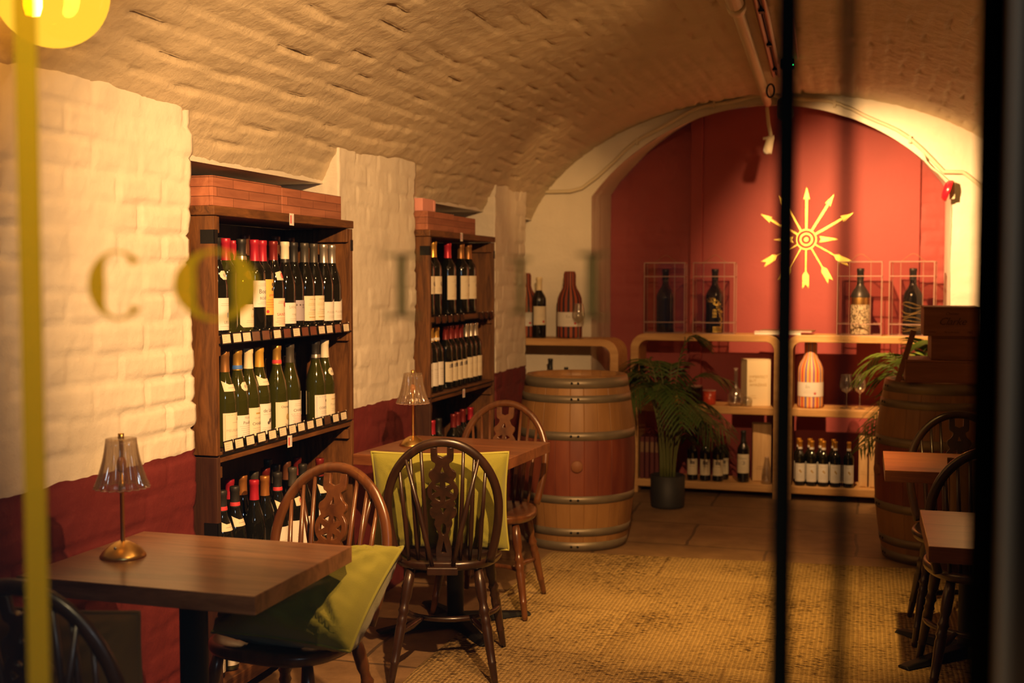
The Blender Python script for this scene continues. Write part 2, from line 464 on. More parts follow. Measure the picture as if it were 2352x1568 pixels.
# side wall on the far side of the aisle and wall over the shop window
strip_wall('wall_right', [(1.0, 7.75), (1.0, 0.98)], 0, 2.04, m_wall, 0.03, 90.0, 1.0)
fw = M()
fw.box(-2.7, -1.55, 0.93, 1.02, 0, 3.0); fw.box(0.32, 1.3, 0.93, 1.02, 0, 3.0); fw.box(-1.55, 0.32, 0.93, 1.02, 2.25, 3.0); fw.box(-1.55, 0.10, 0.93, 1.02, 0, 0.35)
struct(fw.build('wall_front', m_bluegrey))
# floor
def stone():
    m = bpy.data.materials.new('worn stone flags'); m.use_nodes = True
    nt = m.node_tree; b = nt.nodes['Principled BSDF']; b.inputs['Roughness'].default_value = 0.5
    tc = nt.nodes.new('ShaderNodeTexCoord')
    br = nt.nodes.new('ShaderNodeTexBrick'); br.inputs['Scale'].default_value = 1; br.inputs['Brick Width'].default_value = 0.85; br.inputs['Row Height'].default_value = 0.55
    br.inputs['Mortar Size'].default_value = 0.008; br.inputs['Color1'].default_value = (0.23, 0.145, 0.075, 1); br.inputs['Color2'].default_value = (0.31, 0.20, 0.105, 1); br.inputs['Mortar'].default_value = (0.12, 0.08, 0.045, 1)
    n0 = nt.nodes.new('ShaderNodeTexNoise'); n0.inputs['Scale'].default_value = 3; n0.inputs['Detail'].default_value = 4
    nt.links.new(tc.outputs['Object'], n0.inputs['Vector'])
    mixv = nt.nodes.new('ShaderNodeMix'); mixv.data_type = 'VECTOR'; mixv.inputs['Factor'].default_value = 0.05
    nt.links.new(tc.outputs['Object'], mixv.inputs['A']); nt.links.new(n0.outputs['Color'], mixv.inputs['B'])
    nt.links.new(mixv.outputs['Result'], br.inputs['Vector'])
    n = nt.nodes.new('ShaderNodeTexNoise'); n.inputs['Scale'].default_value = 5; n.inputs['Detail'].default_value = 10; n.inputs['Roughness'].default_value = 0.7
    nt.links.new(tc.outputs['Object'], n.inputs['Vector'])
    col = ramp(nt, [(0.3, (0.5, 0.45, 0.4)), (0.7, (1.15, 1.1, 1.0))], n.outputs['Fac'])
    mx = nt.nodes.new('ShaderNodeMix'); mx.data_type = 'RGBA'; mx.blend_type = 'MULTIPLY'; mx.inputs['Factor'].default_value = 0.9
    nt.links.new(br.outputs['Color'], mx.inputs['A']); nt.links.new(col, mx.inputs['B']); nt.links.new(mx.outputs['Result'], b.inputs['Base Color'])
    ad = nt.nodes.new('ShaderNodeMath'); ad.operation = 'MULTIPLY_ADD'; ad.inputs[1].default_value = -0.5; nt.links.new(br.outputs['Fac'], ad.inputs[0]); nt.links.new(n.outputs['Fac'], ad.inputs[2])
    bp = nt.nodes.new('ShaderNodeBump'); bp.inputs['Strength'].default_value = 0.5; bp.inputs['Distance'].default_value = 0.015
    nt.links.new(ad.outputs[0], bp.inputs['Height']); nt.links.new(bp.outputs['Normal'], b.inputs['Normal'])
    return m
struct(M().box(-2.7, 1.4, -0.6, 8.5, -0.1, 0).build('floor', stone()))

# woven rug
def jute():
    m = bpy.data.materials.new('woven jute'); m.use_nodes = True
    nt = m.node_tree; b = nt.nodes['Principled BSDF']; b.inputs['Roughness'].default_value = 0.9; sock(b, 'Specular IOR Level').default_value = 0.15
    tc = nt.nodes.new('ShaderNodeTexCoord')
    mp = nt.nodes.new('ShaderNodeMapping'); mp.inputs['Scale'].default_value = (30, 80, 1); nt.links.new(tc.outputs['Object'], mp.inputs['Vector'])
    n = nt.nodes.new('ShaderNodeTexNoise'); n.inputs['Scale'].default_value = 1; n.inputs['Detail'].default_value = 3; n.inputs['Roughness'].default_value = 0.6
    nt.links.new(mp.outputs['Vector'], n.inputs['Vector'])
    nb = nt.nodes.new('ShaderNodeTexNoise'); nb.inputs['Scale'].default_value = 2.2; nb.inputs['Detail'].default_value = 3
    nt.links.new(tc.outputs['Object'], nb.inputs['Vector'])
    sb = nt.nodes.new('ShaderNodeMath'); sb.operation = 'MULTIPLY_ADD'; sb.inputs[1].default_value = 0.55; nt.links.new(nb.outputs['Fac'], sb.inputs[0]); nt.links.new(n.outputs['Fac'], sb.inputs[2])
    col = ramp(nt, [(0.62, (0.075, 0.045, 0.017)), (0.72, (0.31, 0.215, 0.092)), (0.95, (0.42, 0.30, 0.135))], sb.outputs[0])
    br = nt.nodes.new('ShaderNodeTexBrick'); br.inputs['Scale'].default_value = 1; br.inputs['Brick Width'].default_value = 0.95; br.inputs['Row Height'].default_value = 0.62; br.inputs['Mortar Size'].default_value = 0.006
    br.inputs['Color1'].default_value = (0.80, 0.76, 0.70, 1); br.inputs['Color2'].default_value = (1.12, 1.1, 1.05, 1); br.inputs['Mortar'].default_value = (0.72, 0.66, 0.6, 1)
    nt.links.new(tc.outputs['Object'], br.inputs['Vector'])
    mx = nt.nodes.new('ShaderNodeMix'); mx.data_type = 'RGBA'; mx.blend_type = 'MULTIPLY'; mx.inputs['Factor'].default_value = 1
    nt.links.new(col, mx.inputs['A']); nt.links.new(br.outputs['Color'], mx.inputs['B']); nt.links.new(mx.outputs['Result'], b.inputs['Base Color'])
    w1 = nt.nodes.new('ShaderNodeTexWave'); w1.inputs['Scale'].default_value = 26; w1.inputs['Distortion'].default_value = 1.5; w1.bands_direction = 'Y'; nt.links.new(tc.outputs['Object'], w1.inputs['Vector'])
    w2 = nt.nodes.new('ShaderNodeTexWave'); w2.inputs['Scale'].default_value = 18; w2.inputs['Distortion'].default_value = 1.5; w2.bands_direction = 'X'; nt.links.new(tc.outputs['Object'], w2.inputs['Vector'])
    a1 = nt.nodes.new('ShaderNodeMath'); a1.operation = 'MULTIPLY'; nt.links.new(w1.outputs['Fac'], a1.inputs[0]); nt.links.new(w2.outputs['Fac'], a1.inputs[1])
    a2 = nt.nodes.new('ShaderNodeMath'); a2.operation = 'ADD'; nt.links.new(a1.outputs[0], a2.inputs[0]); nt.links.new(n.outputs['Fac'], a2.inputs[1])
    bp = nt.nodes.new('ShaderNodeBump'); bp.inputs['Strength'].default_value = 0.9; bp.inputs['Distance'].default_value = 0.008
    nt.links.new(a2.outputs[0], bp.inputs['Height']); nt.links.new(bp.outputs['Normal'], b.inputs['Normal'])
    return m
def rug():
    mb = M(); nx, ny = 110, 200; vs = []; fs = []
    x0, x1, y0, y1 = -1.58, 0.62, 2.2, 6.2
    for j in range(ny + 1):
        for i in range(nx + 1):
            x = x0 + (x1 - x0) * i / nx; x_ = x; y1_ = 5.97 + .20 * i / nx; y = y0 + (y1_ - y0) * j / ny
            wx = 0.012 * noise.noise(Vector((y * 3, i // nx, 2))) if i in (0, nx) else 0
            wy = 0.015 * noise.noise(Vector((x * 4, j // ny, 5))) if j in (0, ny) else 0
            e = min(i, nx - i, j, ny - j)
            vs.append((x + wx, y + wy, (0.001 if e == 0 else 0.011) + (0.0025 * noise.noise(Vector((x * 9, y * 9, 0))) if e else 0)))
    for j in range(ny):
        for i in range(nx): fs.append((j * (nx + 1) + i, j * (nx + 1) + i + 1, (j + 1) * (nx + 1) + i + 1, (j + 1) * (nx + 1) + i))
    mb.add(vs, fs, 0, True)
    return tag(mb.build('woven_rug', jute()), 'tan woven jute rug with dark flecks on the stone floor', 'rug')
rug()

# ------------------------------------------------------------------ text and labels
_txt = {}
def text_geo(body, size=1.0, shear=0.0, spacing=1.0):
    k = (body, shear, spacing)
    if k not in _txt:
        c = bpy.data.curves.new('lettering', 'FONT'); c.body = body; c.align_x = 'CENTER'; c.align_y = 'CENTER'; c.shear = shear; c.space_character = spacing; c.resolution_u = 2
        o = bpy.data.objects.new('lettering', c); COL.objects.link(o)
        dg = bpy.context.evaluated_depsgraph_get(); dg.update()
        me = bpy.data.meshes.new_from_object(o.evaluated_get(dg))
        _txt[k] = ([(v.co.x, v.co.y) for v in me.vertices], [tuple(p.vertices) for p in me.polygons])
        bpy.data.objects.remove(o); bpy.data.curves.remove(c); bpy.data.meshes.remove(me)
    vs, fs = _txt[k]
    return [(x * size, y * size) for x, y in vs], fs

def bend(mb, pts, fs, r, mi, off):
    """wrap flat (s, z) points round a cylinder of radius r; front is local -Y"""
    mb.add([((r(z) + off) * math.sin(s / r(z)), -(r(z) + off) * math.cos(s / r(z)), z) for s, z in pts], fs, mi, True)

def label_mesh(name, r, zc, w, h, paper, items, top=None, cut=0.0, inks=None):
    """items: ('t', text, size, s, z, ink) or ('b', s0, s1, z0, z1, ink) or ('d', s, z, rad, ink); s,z relative to the label's middle"""
    inks = inks or [m_ink, m_inkgrey, m_inkred, m_inkblue, m_inkgold]
    rr = r if callable(r) else (lambda z: r)
    mb = M(); n = 18; k = 6; pts = []; fs = []
    for i in range(n + 1):
        u = -0.5 + i / n; ht = h / 2 * (1 if not top else top(u)); hb = -h / 2
        if cut:
            e = max(0, cut - (0.5 - abs(u)) * w); ht -= e; hb += e
        for j in range(k + 1): pts.append((u * w, zc + hb + (ht - hb) * j / k))
    for i in range(n):
        for j in range(k): fs.append((i * (k + 1) + j, (i + 1) * (k + 1) + j, (i + 1) * (k + 1) + j + 1, i * (k + 1) + j + 1))
    bend(mb, pts, fs, rr, 0, 0.0007)
    for it in items:
        if it[0] == 't':
            p, f = text_geo(it[1], it[2]); bend(mb, [(x + it[3], zc + y + it[4]) for x, y in p], f, rr, it[5] + 1, 0.0011)
        elif it[0] == 'b':
            _, a, b, c, d, q = it; m_ = 6
            p = [(a + (b - a) * i / m_, zc + e) for i in range(m_ + 1) for e in (c, d)]
            bend(mb, p, [(2 * i, 2 * i + 2, 2 * i + 3, 2 * i + 1) for i in range(m_)], rr, q + 1, 0.0011)
        elif it[0] == 'd':
            _, a, b, c, q = it
            p = [(a + c * math.cos(2 * PI * i / 14), zc + b + c * math.sin(2 * PI * i / 14)) for i in range(14)]
            bend(mb, p, [tuple(range(14))], rr, q + 1, 0.0013)
    return mb.mesh(name, [paper] + inks)

def lines(w, z0, n, dz, ink, wl=0.6, th=0.0011):
    out = []
    for i in range(n):
        k = wl * (0.7 + 0.5 * hsh(i, n + w * 100))
        out.append(('b', -w * k / 2, w * k / 2, z0 - i * dz, z0 - i * dz + th, ink))
    return out

# ------------------------------------------------------------------ bottles
PROF = {
    'burgundy': [(0, 0), (.034, 0), (.0385, .003), (.0395, .012), (.0395, .150), (.0385, .168), (.034, .192), (.027, .215), (.0205, .236), (.0165, .258), (.0152, .272), (.0148, .313), (.0165, .314), (.0165, .322), (.0145, .325), (0, .325)],
    'bordeaux': [(0, 0), (.034, 0), (.0375, .003), (.0385, .010), (.0385, .200), (.0375, .213), (.033, .226), (.024, .240), (.0172, .252), (.0152, .264), (.0148, .313), (.0165, .314), (.0165, .322), (.0145, .325), (0, .325)],
}
CAPS = {}
_bm = {}
def bottle_mesh(kind, glass):
    k = (kind, glass.name)
    if k not in _bm:
        _bm[k] = M().lathe(PROF[kind], 28).mesh('glass_body', glass)
    return _bm[k]
def capsule_mesh(color, ring=None, low=0.256):
    k = ('cap', color.name, ring.name if ring else '', low)
    if k not in _bm:
        mb = M()
        r0 = 0.0178 if low < 0.262 else 0.0165
        mb.lathe([(r0, low), (.0168, low + .012), (.0163, low + .022), (.0162, .308), (.0176, .310), (.0176, .324), (.0160, .3268), (0, .3268)], 20)
        if ring: mb.lathe([(r0 + .0007, low + .004), (r0 + .0003, low + .011), (.0171, low + .017)], 20, 1)
        _bm[k] = mb.mesh('capsule', [color, ring or color])
    return _bm[k]

def capmat(name, c, rough=0.35, metal=0.3): return pm(name, c, rough, metal, 0.5)
C = {
    'red': capmat('red capsule', (0.48, 0.022, 0.045)), 'dark red': capmat('dark red capsule', (0.20, 0.020, 0.018)), 'brown': capmat('brown capsule', (0.16, 0.06, 0.028)),
    'black': capmat('black capsule', (0.022, 0.020, 0.018), 0.45, 0.1), 'grey': capmat('dark grey capsule', (0.075, 0.066, 0.052), 0.4), 'white': capmat('white capsule', (0.72, 0.66, 0.50), 0.45, 0),
    'silver': capmat('silver capsule', (0.62, 0.56, 0.48), 0.3, 0.8), 'gold': capmat('gold capsule', (0.66, 0.38, 0.08), 0.35, 0.7), 'bronze': capmat('bronze capsule', (0.34, 0.16, 0.05), 0.4, 0.6),
    'copper': capmat('copper capsule', (0.50, 0.20, 0.05), 0.35, 0.6), 'cream': capmat('cream capsule', (0.70, 0.58, 0.36), 0.5, 0), 'yellow': capmat('yellow capsule', (0.62, 0.36, 0.05), 0.4, 0.3),
    'orange': capmat('orange capsule', (0.62, 0.28, 0.03), 0.35, 0.6),
}
RING = {'red': m_inkred, 'blue': m_inkblue, 'silver': C['silver'], 'black': C['black'], 'white': m_paperw}

_lab = {}
def label_for(key, r, zoff=0.0):
    """named label designs; widths wrap about 130 degrees"""
    kk = (key, round(r, 4), zoff)
    if kk in _lab: return _lab[kk]
    W = r * R(132); n = 'paper_label'
    T = {
        'bouti': lambda: label_mesh(n, r, .135, W, .094, m_paperw, [('t', 'Bouti', .022, .0, .008, 0), ('t', 'BOUTI', .014, 0, -.016, 0)] + lines(W, .034, 2, .006, 1) + lines(W, -.03, 2, .006, 1)),
        'yellowlion': lambda: label_mesh(n, r, .122, W, .128, m_papery, [('d', .006, .046, .007, 0), ('d', .012, .036, .005, 0), ('d', .004, .028, .006, 0), ('t', 'grand', .012, 0, .008, 2), ('d', -.02, -.052, .006, 2)] + lines(W, -.01, 4, .009, 2)),
        'saint': lambda: label_mesh(n, r, .065, W, .104, m_paper, [('d', .014, .030, .011, 2), ('t', 'SAINT-J', .015, -.004, -.008, 2)] + lines(W, .04, 2, .006, 2) + lines(W, -.022, 4, .007, 2)),
        'sanc': lambda: label_mesh(n, r, .060, W, .078, m_paperw, [('t', 'SANC', .016, -.006, .022, 1), ('t', 'rouge', .012, 0, -.004, 1)] + lines(W, -.022, 2, .007, 1)),
        'lilac': lambda: label_mesh(n, r, .068, W, .078, m_paperg, [('b', -W / 2, W / 2, .018, .024, 0), ('t', 'LES', .010, 0, .012, 0)]),
        'ornate': lambda: label_mesh(n, r, .074, W, .096, m_paper, [('b', -.022, -.004, .034, .036, 4), ('b', .002, .022, .033, .036, 4), ('t', 'Domaine', .011, 0, -.006, 1), ('b', -.024, .02, -.036, -.033, 4)] + lines(W, .018, 2, .006, 4, .7) + lines(W, -.016, 2, .007, 4, .7)),
        'puligny': lambda: label_mesh(n, r, .064, W, .088, m_paperw, [('t', 'PULIGNY', .012, -.004, -.010, 1), ('d', .022, .026, .006, 0), ('d', .020, .014, .005, 0)] + lines(W, -.026, 2, .006, 1), top=lambda u: 0.72 + 0.28 * sstep(-0.05, 0.2, u)),
        'ldomain': lambda: label_mesh(n, r, .060, W, .080, m_paper, [('t', 'Le', .018, .006, 0, 4), ('d', .008, .022, .0035, 0)] + lines(W, -.018, 2, .006, 1), cut=.010),
        'bluefig': lambda: label_mesh(n, r, .070, W, .108, m_paperw, [('b', .004, .010, -.012, .004, 3), ('t', 'LIEU', .013, 0, -.028, 0)] + lines(W, .034, 2, .006, 1) + lines(W, -.042, 1, .006, 1)),
        'meursault': lambda: label_mesh(n, r, .066, W, .104, m_paper, [('t', 'MEURSAULT', .0125, 0, -.008, 1), ('b', -W * .43, W * .43, .044, .0448, 4), ('b', -W * .43, -W * .42, -.045, .044, 4), ('d', .016, .030, .006, 4)] + lines(W, .018, 1, .006, 1, .3) + lines(W, -.028, 3, .006, 1, .5)),
        'script': lambda: label_mesh(n, r, .062, W, .078, m_paperw, [('t', 'Nuits', .012, 0, .030, 1), ('t', 'Pouilly', .015, 0, .012, 0)] + lines(W, .000, 5, .007, 1)),
        'cha': lambda: label_mesh(n, r, .070, W, .098, m_paper, [('t', 'CHABLIS', .014, 0, -.008, 0), ('t', 'LES VAUX', .008, -.002, .012, 1), ('b', -.012, .012, .026, .031, 4)] + lines(W, -.024, 3, .007, 1, .5)),
        'gothic': lambda: label_mesh(n, r, .070, W, .110, m_paperw, [('t', 'de Lalo', .018, 0, .030, 0), ('d', .006, -.006, .008, 0), ('d', .016, .002, .005, 0), ('d', -.004, -.014, .006, 0)] + lines(W, .016, 1, .006, 1) + lines(W, -.032, 3, .006, 1)),
        'chp': lambda: label_mesh(n, r, .066, W, .104, m_paper, [('t', 'Chassagne', .012, 0, .034, 0), ('d', .010, -.004, .012, 4), ('t', 'Paul', .012, .002, -.034, 0)]),
        'chab': lambda: label_mesh(n, r, .066, W, .100, m_paperw, [('t', 'CHABLIS', .015, 0, .010, 0)] + lines(W, .034, 2, .007, 1) + lines(W, -.004, 7, .006, 2, .7)),
        'border': lambda: label_mesh(n, r, .068, W, .092, m_paperw, [('t', 'CORTON', .013, 0, -.006, 0), ('b', -W * .42, W * .42, .038, .039, 3), ('b', -W * .42, W * .42, -.040, -.039, 3), ('b', -W * .42, -W * .41, -.040, .039, 3), ('d', .010, .022, .006, 0)] + lines(W, -.02, 2, .007, 1, .5)),
        'pouilly': lambda: label_mesh(n, r, .066, W, .088, m_paper, [('t', 'Pouilly', .014, 0, .002, 1), ('b', -.014, .014, .022, .025, 4)] + lines(W, -.016, 2, .007, 1, .4)),
        'engraved': lambda: label_mesh(n, r, .088, W, .104, m_paper, [('b', -.014 - .008, .022, .020, .040, 1), ('b', -.012, .006, .024, .044, 0), ('b', .008, .018, .018, .038, 0)] + lines(W, .008, 6, .009, 1, .6)),
        'plain': lambda: label_mesh(n, r, .092, W, .118, m_paperw, [('t', 'Grand Vin', .011, 0, .024, 1)] + lines(W, .004, 3, .011, 1, .45)),
        'plainpink': lambda: label_mesh(n, r, .088, W, .112, m_paper, lines(W, .028, 2, .008, 1, .5) + lines(W, -.012, 3, .008, 4, .5)),
        'face': lambda: label_mesh(n, r, .135, W, .076, m_paper, [('d', .004, .006, .010, 1), ('d', .008, .000, .007, 0)] + lines(W, -.014, 3, .006, 1, .6)),
        'long': lambda: label_mesh(n, r, .122, W, .108, m_paper, [('d', .006, .010, .008, 1)] + lines(W, .034, 2, .008, 1, .5) + lines(W, -.03, 2, .008, 4, .5)),
        'bigwhite': lambda: label_mesh(n, r, .075, W, .105, m_paperw, [('d', .020, .022, .010, 2)] + lines(W, .0, 3, .01, 1, .5)),
        'estate': lambda: label_mesh(n, r, .100, W, .115, m_paper, [('b', -.020, .020, .018, .044, 1), ('b', -.014, -.002, .022, .048, 0), ('b', .004, .014, .022, .04, 0), ('t', 'Chateau', .012, 0, .006, 0)] + lines(W, -.010, 4, .009, 1, .55)),
        'vines': lambda: label_mesh(n, r, .098, W, .130, m_paperw, [('t', 'Grand Vin', .0105, 0, .046, 1), ('d', .0, .014, .007, 4), ('d', .008, .004, .006, 4)] + lines(W, -.012, 4, .009, 1, .5)),
        'dotted': lambda: label_mesh(n, r, .120, W, .100, m_paper, [('d', .014, -.032, .007, 2)] + lines(W, .006, 2, .01, 1, .45)),
        'tall': lambda: label_mesh(n, r, .120, W, .120, m_paper, [('t', 'Clarke', .015, 0, .034, 0), ('d', .0, .006, .014, 1)] + lines(W, -.024, 3, .009, 1, .45)),
    }
    _lab[kk] = T[key]()
    return _lab[kk]

def neck_mesh(kind, style):
    k = ('neck', kind, style)
    if k not in _lab:
        P = PROF[kind]
        def r(z):
            for (ra, za), (rb, zb) in zip(P[4:], P[5:]):
                if za <= z <= zb and zb > za: return ra + (rb - ra) * (z - za) / (zb - za)
            return 0.02
        if style == 'shield':
            _lab[k] = label_mesh('neck_label', r, .206, .070, .030, m_paper, [('b', -.018, .018, -.004, -.002, 1)], top=lambda u: 0.55 + 1.3 * max(0, abs(u) * 2 - 0.35))
        elif style == 'reddot':
            _lab[k] = label_mesh('neck_label', r, .200, .046, .034, m_paper, [('d', .006, .0, .010, 2)], top=lambda u: 1 - 0.7 * abs(u))
        else:
            _lab[k] = label_mesh('neck_label', r, .200, .036, .030, m_paper, [('d', .0, .0, .006, 1)], cut=.009)
    return _lab[k]

def bottle(loc, rz, kind, cap, label, text_label, ring=None, lab='plain', neck=None, glass=None, s=1.0, group=None, low=0.256, name='wine_bottle', tilt=None):
    t = thing(name, text_label, 'wine bottle', loc, rz, group)
    t.scale = (s, s, s)
    if tilt: t.rotation_euler = tilt
    g = glass or m_glassdark
    put('glass_body', bottle_mesh(kind, g), t)
    cm = C[cap] if cap else None
    if cm: put('capsule', capsule_mesh(cm, RING.get(ring), low), t)
    if lab: put('paper_label', label_for(lab, .0395 if kind == 'burgundy' else .0385), t)
    if neck: put('neck_label', neck_mesh(kind, neck), t)
    return t

# ------------------------------------------------------------------ wine racks
def wine_rack(y0, y1, label, dark=False):
    """open shelf unit let into the wall recess, front at x=-2.03"""
    xf, xb = -2.03, -2.33
    t = thing('wine_rack', label, 'wine rack', ((xf + xb) / 2, (y0 + y1) / 2, 0))
    ox, oy = (xf + xb) / 2, (y0 + y1) / 2; a, b = y0 - oy, y1 - oy; f, k = xf - ox, xb - ox
    for ya, yb in ((a, a + .022), (b - .022, b)):
        M().box(k, f, ya, yb, 0.868, 1.655).build('side_panel', m_rack, t, bevel=.002)
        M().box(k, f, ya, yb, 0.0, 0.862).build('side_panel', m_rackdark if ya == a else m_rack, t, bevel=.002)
    M().box(k - .005, f + .004, a - .004, b + .004, 1.657, 1.688).build('top_board', m_rackh, t, bevel=.003)
    for z, h in ((1.235, .025), (0.842, .034), (0.375, .028), (0.05, .05)):
        o = M().box(k, f - .004, a + .022, b - .022, z, z + h).build('shelf_board', m_rackh, t, bevel=.002)
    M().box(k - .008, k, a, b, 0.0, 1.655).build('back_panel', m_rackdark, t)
    # small corner cleats and black metal straps
    for z in (1.60, 1.195, 0.79):
        for ya in (a + .022, b - .044):
            M().box(f - .16, f - .006, ya, ya + .022, z, z + .038 if z < 1.6 else 1.655).build('cleat', m_rack, t, bevel=.002)
    for z in (1.565, 0.60):
        for ya in (a - .0015, b + .0005):
            M().box(f - .05, f + .0015, ya, ya + .001, z, z + .045).box(f, f + .0015, ya if ya < 0 else ya - .022, ya + .0225 if ya < 0 else ya, z, z + .045).build('metal_strap', m_black, t)
    # long clear ticket rails
    for z in (1.2365, 0.868):
        M().box(f, f + .002, a + .02, b - .02, z - .004, z + .001).build('ticket_rail', m_black, t)
    return t
wine_rack(3.395, 4.475, 'brown stained open wine rack in the near wall recess, packed with bottles')
wine_rack(5.372, 6.42, 'brown stained open wine rack in the far wall recess, half in shadow')

def crate(x, y0, y1, z, h, label, d=0.26):
    t = thing('wooden_crate', label, 'crate', (x - d / 2, (y0 + y1) / 2, z)); w = (y1 - y0) / 2; q = .014
    M().box(d / 2 - q, d / 2, -w, w, 0, h).build('front_panel', m_crate, t, bevel=.0015)
    M().box(-d / 2, -d / 2 + q, -w, w, 0, h).build('back_panel', m_crate, t)
    M().box(-d / 2 + q, d / 2 - q, -w, -w + q, 0, h).build('end_panel', m_crate, t)
    M().box(-d / 2 + q, d / 2 - q, w - q, w, 0, h).build('end_panel', m_crate, t)
    M().box(-d / 2 + q, d / 2 - q, -w + q, w - q, 0, .012).build('base_panel', m_crate, t)
crate(-2.036, 3.40, 3.872, 1.6885, .098, 'reddish wooden crate on top of the near rack, first from its near end')
crate(-2.036, 3.877, 4.38, 1.6885, .094, 'reddish wooden crate on top of the near rack, beside the pillar between racks')
crate(-2.04, 5.375, 5.755, 1.6885, .092, 'dim wooden crate on top of the far rack with pink box above')
crate(-2.045, 5.765, 6.12, 1.6885, .088, 'dim wooden crate on top of the far rack, second along, no box above')
m_pink = pm('pink card', (0.75, 0.33, 0.27), 0.7)
pk = thing('pink_box', 'small salmon pink box perched on the crate above the far rack', 'box', (-2.15, 5.47, 1.7815))
M().box(-.08, .08, -.085, .065, 0, .062).build('carton', m_pink, pk, bevel=.002)
M().box(-.082, .082, .065, .098, .001, .061).build('end_flap', m_pink, pk, bevel=.008)

m_ticketclear = clear('ticket pocket plastic', (0.9, 0.85, 0.78), 0.12, 0.1, (0.25, 0.12, 0.05), 0.25)
tick_me = None
def ticket(y, z, has, lab, group, tiltz=0.12):
    t = thing('price_ticket_holder', lab, 'price ticket', (-2.0255, y, z), 0, group)
    w, h = .031, .036
    M().box(-.0006, .0006, -w, w, -h / 2, h / 2).build('pocket', m_ticketclear, t)
    fr = M().box(-.001, .0016, -w, w, h / 2 - .002, h / 2 + .001).box(-.001, .0016, -w, w, -h / 2 - .001, -h / 2 + .002)
    fr.box(-.001, .0016, -w, -w + .003, -h / 2, h / 2).box(-.001, .0016, w - .003, w, -h / 2, h / 2).build('frame', m_black, t)
    M().tube([(-.003, w - .004, h / 2 - .002), (.003, w - .004, h / 2 + .004)], .0022, 6).build('clip', C['silver'], t)
    if has:
        mb = M().box(.0008, .0014, -w + .006, w - .006, -h / 2 + .004, h / 2 - .004)
        for k in range(3): mb.box(.0014, .0016, -w + .010, -w + .010 + .03 * (.5 + .5 * hsh(k, y * 7)), .006 - k * .007, .0072 - k * .007, 1)
        mb.build('ticket', [m_paper, m_inkgrey], t)
    else:
        M().box(-.0014, -.0008, -w + .006, w - .006, -h / 2 + .004, h / 2 - .004).build('ticket', m_rackh, t)
    t.rotation_euler = (0, -tiltz, 0)
ty = [3.455, 3.525, 3.590, 3.655, 3.725, 3.808, 3.885, 3.958, 4.029, 4.098, 4.170, 4.240, 4.316, 4.395]
th = [1, 1, 1, 0, 0, 1, 0, 1, 0, 0, 1, 1, 0, 1]
for k, y in enumerate(ty):
    ticket(y, 1.2515, th[k], f"{'cream price ticket in a black edged' if th[k] else 'empty black edged'} holder, {ORD[k]} along the near rack's upper shelf edge", 'ticket holders on the upper shelf edge')
ty = [3.460, 3.530, 3.605, 3.685, 3.764, 3.843, 3.918, 3.989, 4.065, 4.140, 4.215, 4.290, 4.365]
for k, y in enumerate(ty):
    h_ = 0 if k == 10 else 1
    ticket(y, 0.893, h_, f"{'cream price ticket in a black edged' if h_ else 'empty black edged'} holder, {ORD[k]} along the near rack's lower shelf edge", 'ticket holders on the lower shelf edge')
for k, y in enumerate([5.47, 5.56, 5.65, 5.74, 5.84, 6.16, 6.25, 6.34]):
    ticket(y, 1.246, 0, f'dark ticket holder, {ORD[k]} along the upper shelf edge of the far rack', 'ticket holders on the far rack')
# little flag cards
def flagcard(y, z, lab):
    t = thing('flag_card', lab, 'flag card', (-2.0235, y, z))
    M().box(-.001, .0, -.017, .017, -.022, .022).build('card', m_paperw, t)
    M().box(.0, .0006, -.011, -.003, -.015, .015, 0).build('stripe', m_inkred, t)
    M().box(.0, .0006, .005, .011, -.015, .015, 0).build('stripe', pm('pale stripe', (.5, .5, .6)), t)
flagcard(3.926, 1.668, 'tiny white and red flag card on the near rack, under the crates')
flagcard(3.894, 0.852, 'tiny white and red flag card on the near rack, below the price tickets')
flagcard(5.83, 1.668, 'tiny white and red flag card at the top of the far rack')
flagcard(5.86, 0.846, 'tiny white and red flag card on the lower shelf edge of the far rack')

NR = "near rack's"
# upper shelf of the near rack
Z1 = 1.262
row = [  # y, x, kind, cap, label, neck, glass, ring, describe
    (3.505, -2.090, 'burgundy', 'black', 'bluefig', 'oval', None, None, 'black capped bottle, white label with a blue figure'),
    (3.585, -2.100, 'bordeaux', 'red', None, None, m_glassolive, None, 'red capped olive glass bottle'),
    (3.665, -2.085, 'burgundy', 'black', 'ldomain', 'oval', m_glassolive, 'silver', 'black screwcap bottle, cream label with cut corners'),
    (3.747, -2.080, 'bordeaux', 'red', 'bouti', None, None, None, 'red capped bottle, tall white script label'),
    (3.826, -2.092, 'bordeaux', 'red', 'yellowlion', None, None, None, 'red capped bottle, tall yellow label'),
    (3.906, -2.090, 'burgundy', 'dark red', 'saint', 'reddot', None, None, 'dark red capped bottle, cream label with a red dot'),
    (3.986, -2.085, 'burgundy', 'white', 'sanc', None, None, 'black', 'white capped bottle, plain white label'),
    (4.066, -2.090, 'burgundy', 'black', 'lilac', None, None, None, 'black capped bottle, lilac grey label'),
    (4.147, -2.085, 'burgundy', 'grey', 'ornate', None, None, None, 'grey capped bottle, ornate cream label, beside the lilac one'),
    (4.228, -2.085, 'burgundy', 'grey', 'ornate', None, None, None, 'grey capped bottle, ornate cream label, beside a silver cap'),
    (4.322, -2.088, 'burgundy', 'silver', 'puligny', None, None, None, 'silver capped bottle, wavy white label, beside a grey cap'),
    (4.405, -2.092, 'burgundy', 'silver', 'puligny', None, None, None, 'silver capped bottle, wavy white label, last before the end panel'),
]
for (y, x, kd, cp, lb, nk, gl, rg, d) in row:
    bottle((x, y, Z1), R(86), kd, cp, None, f'{d}, on {NR} upper shelf', rg, lb, nk, gl, group='bottles on the near rack upper shelf', low=.250 if cp in ('red', 'silver', 'grey', 'black') else .245)
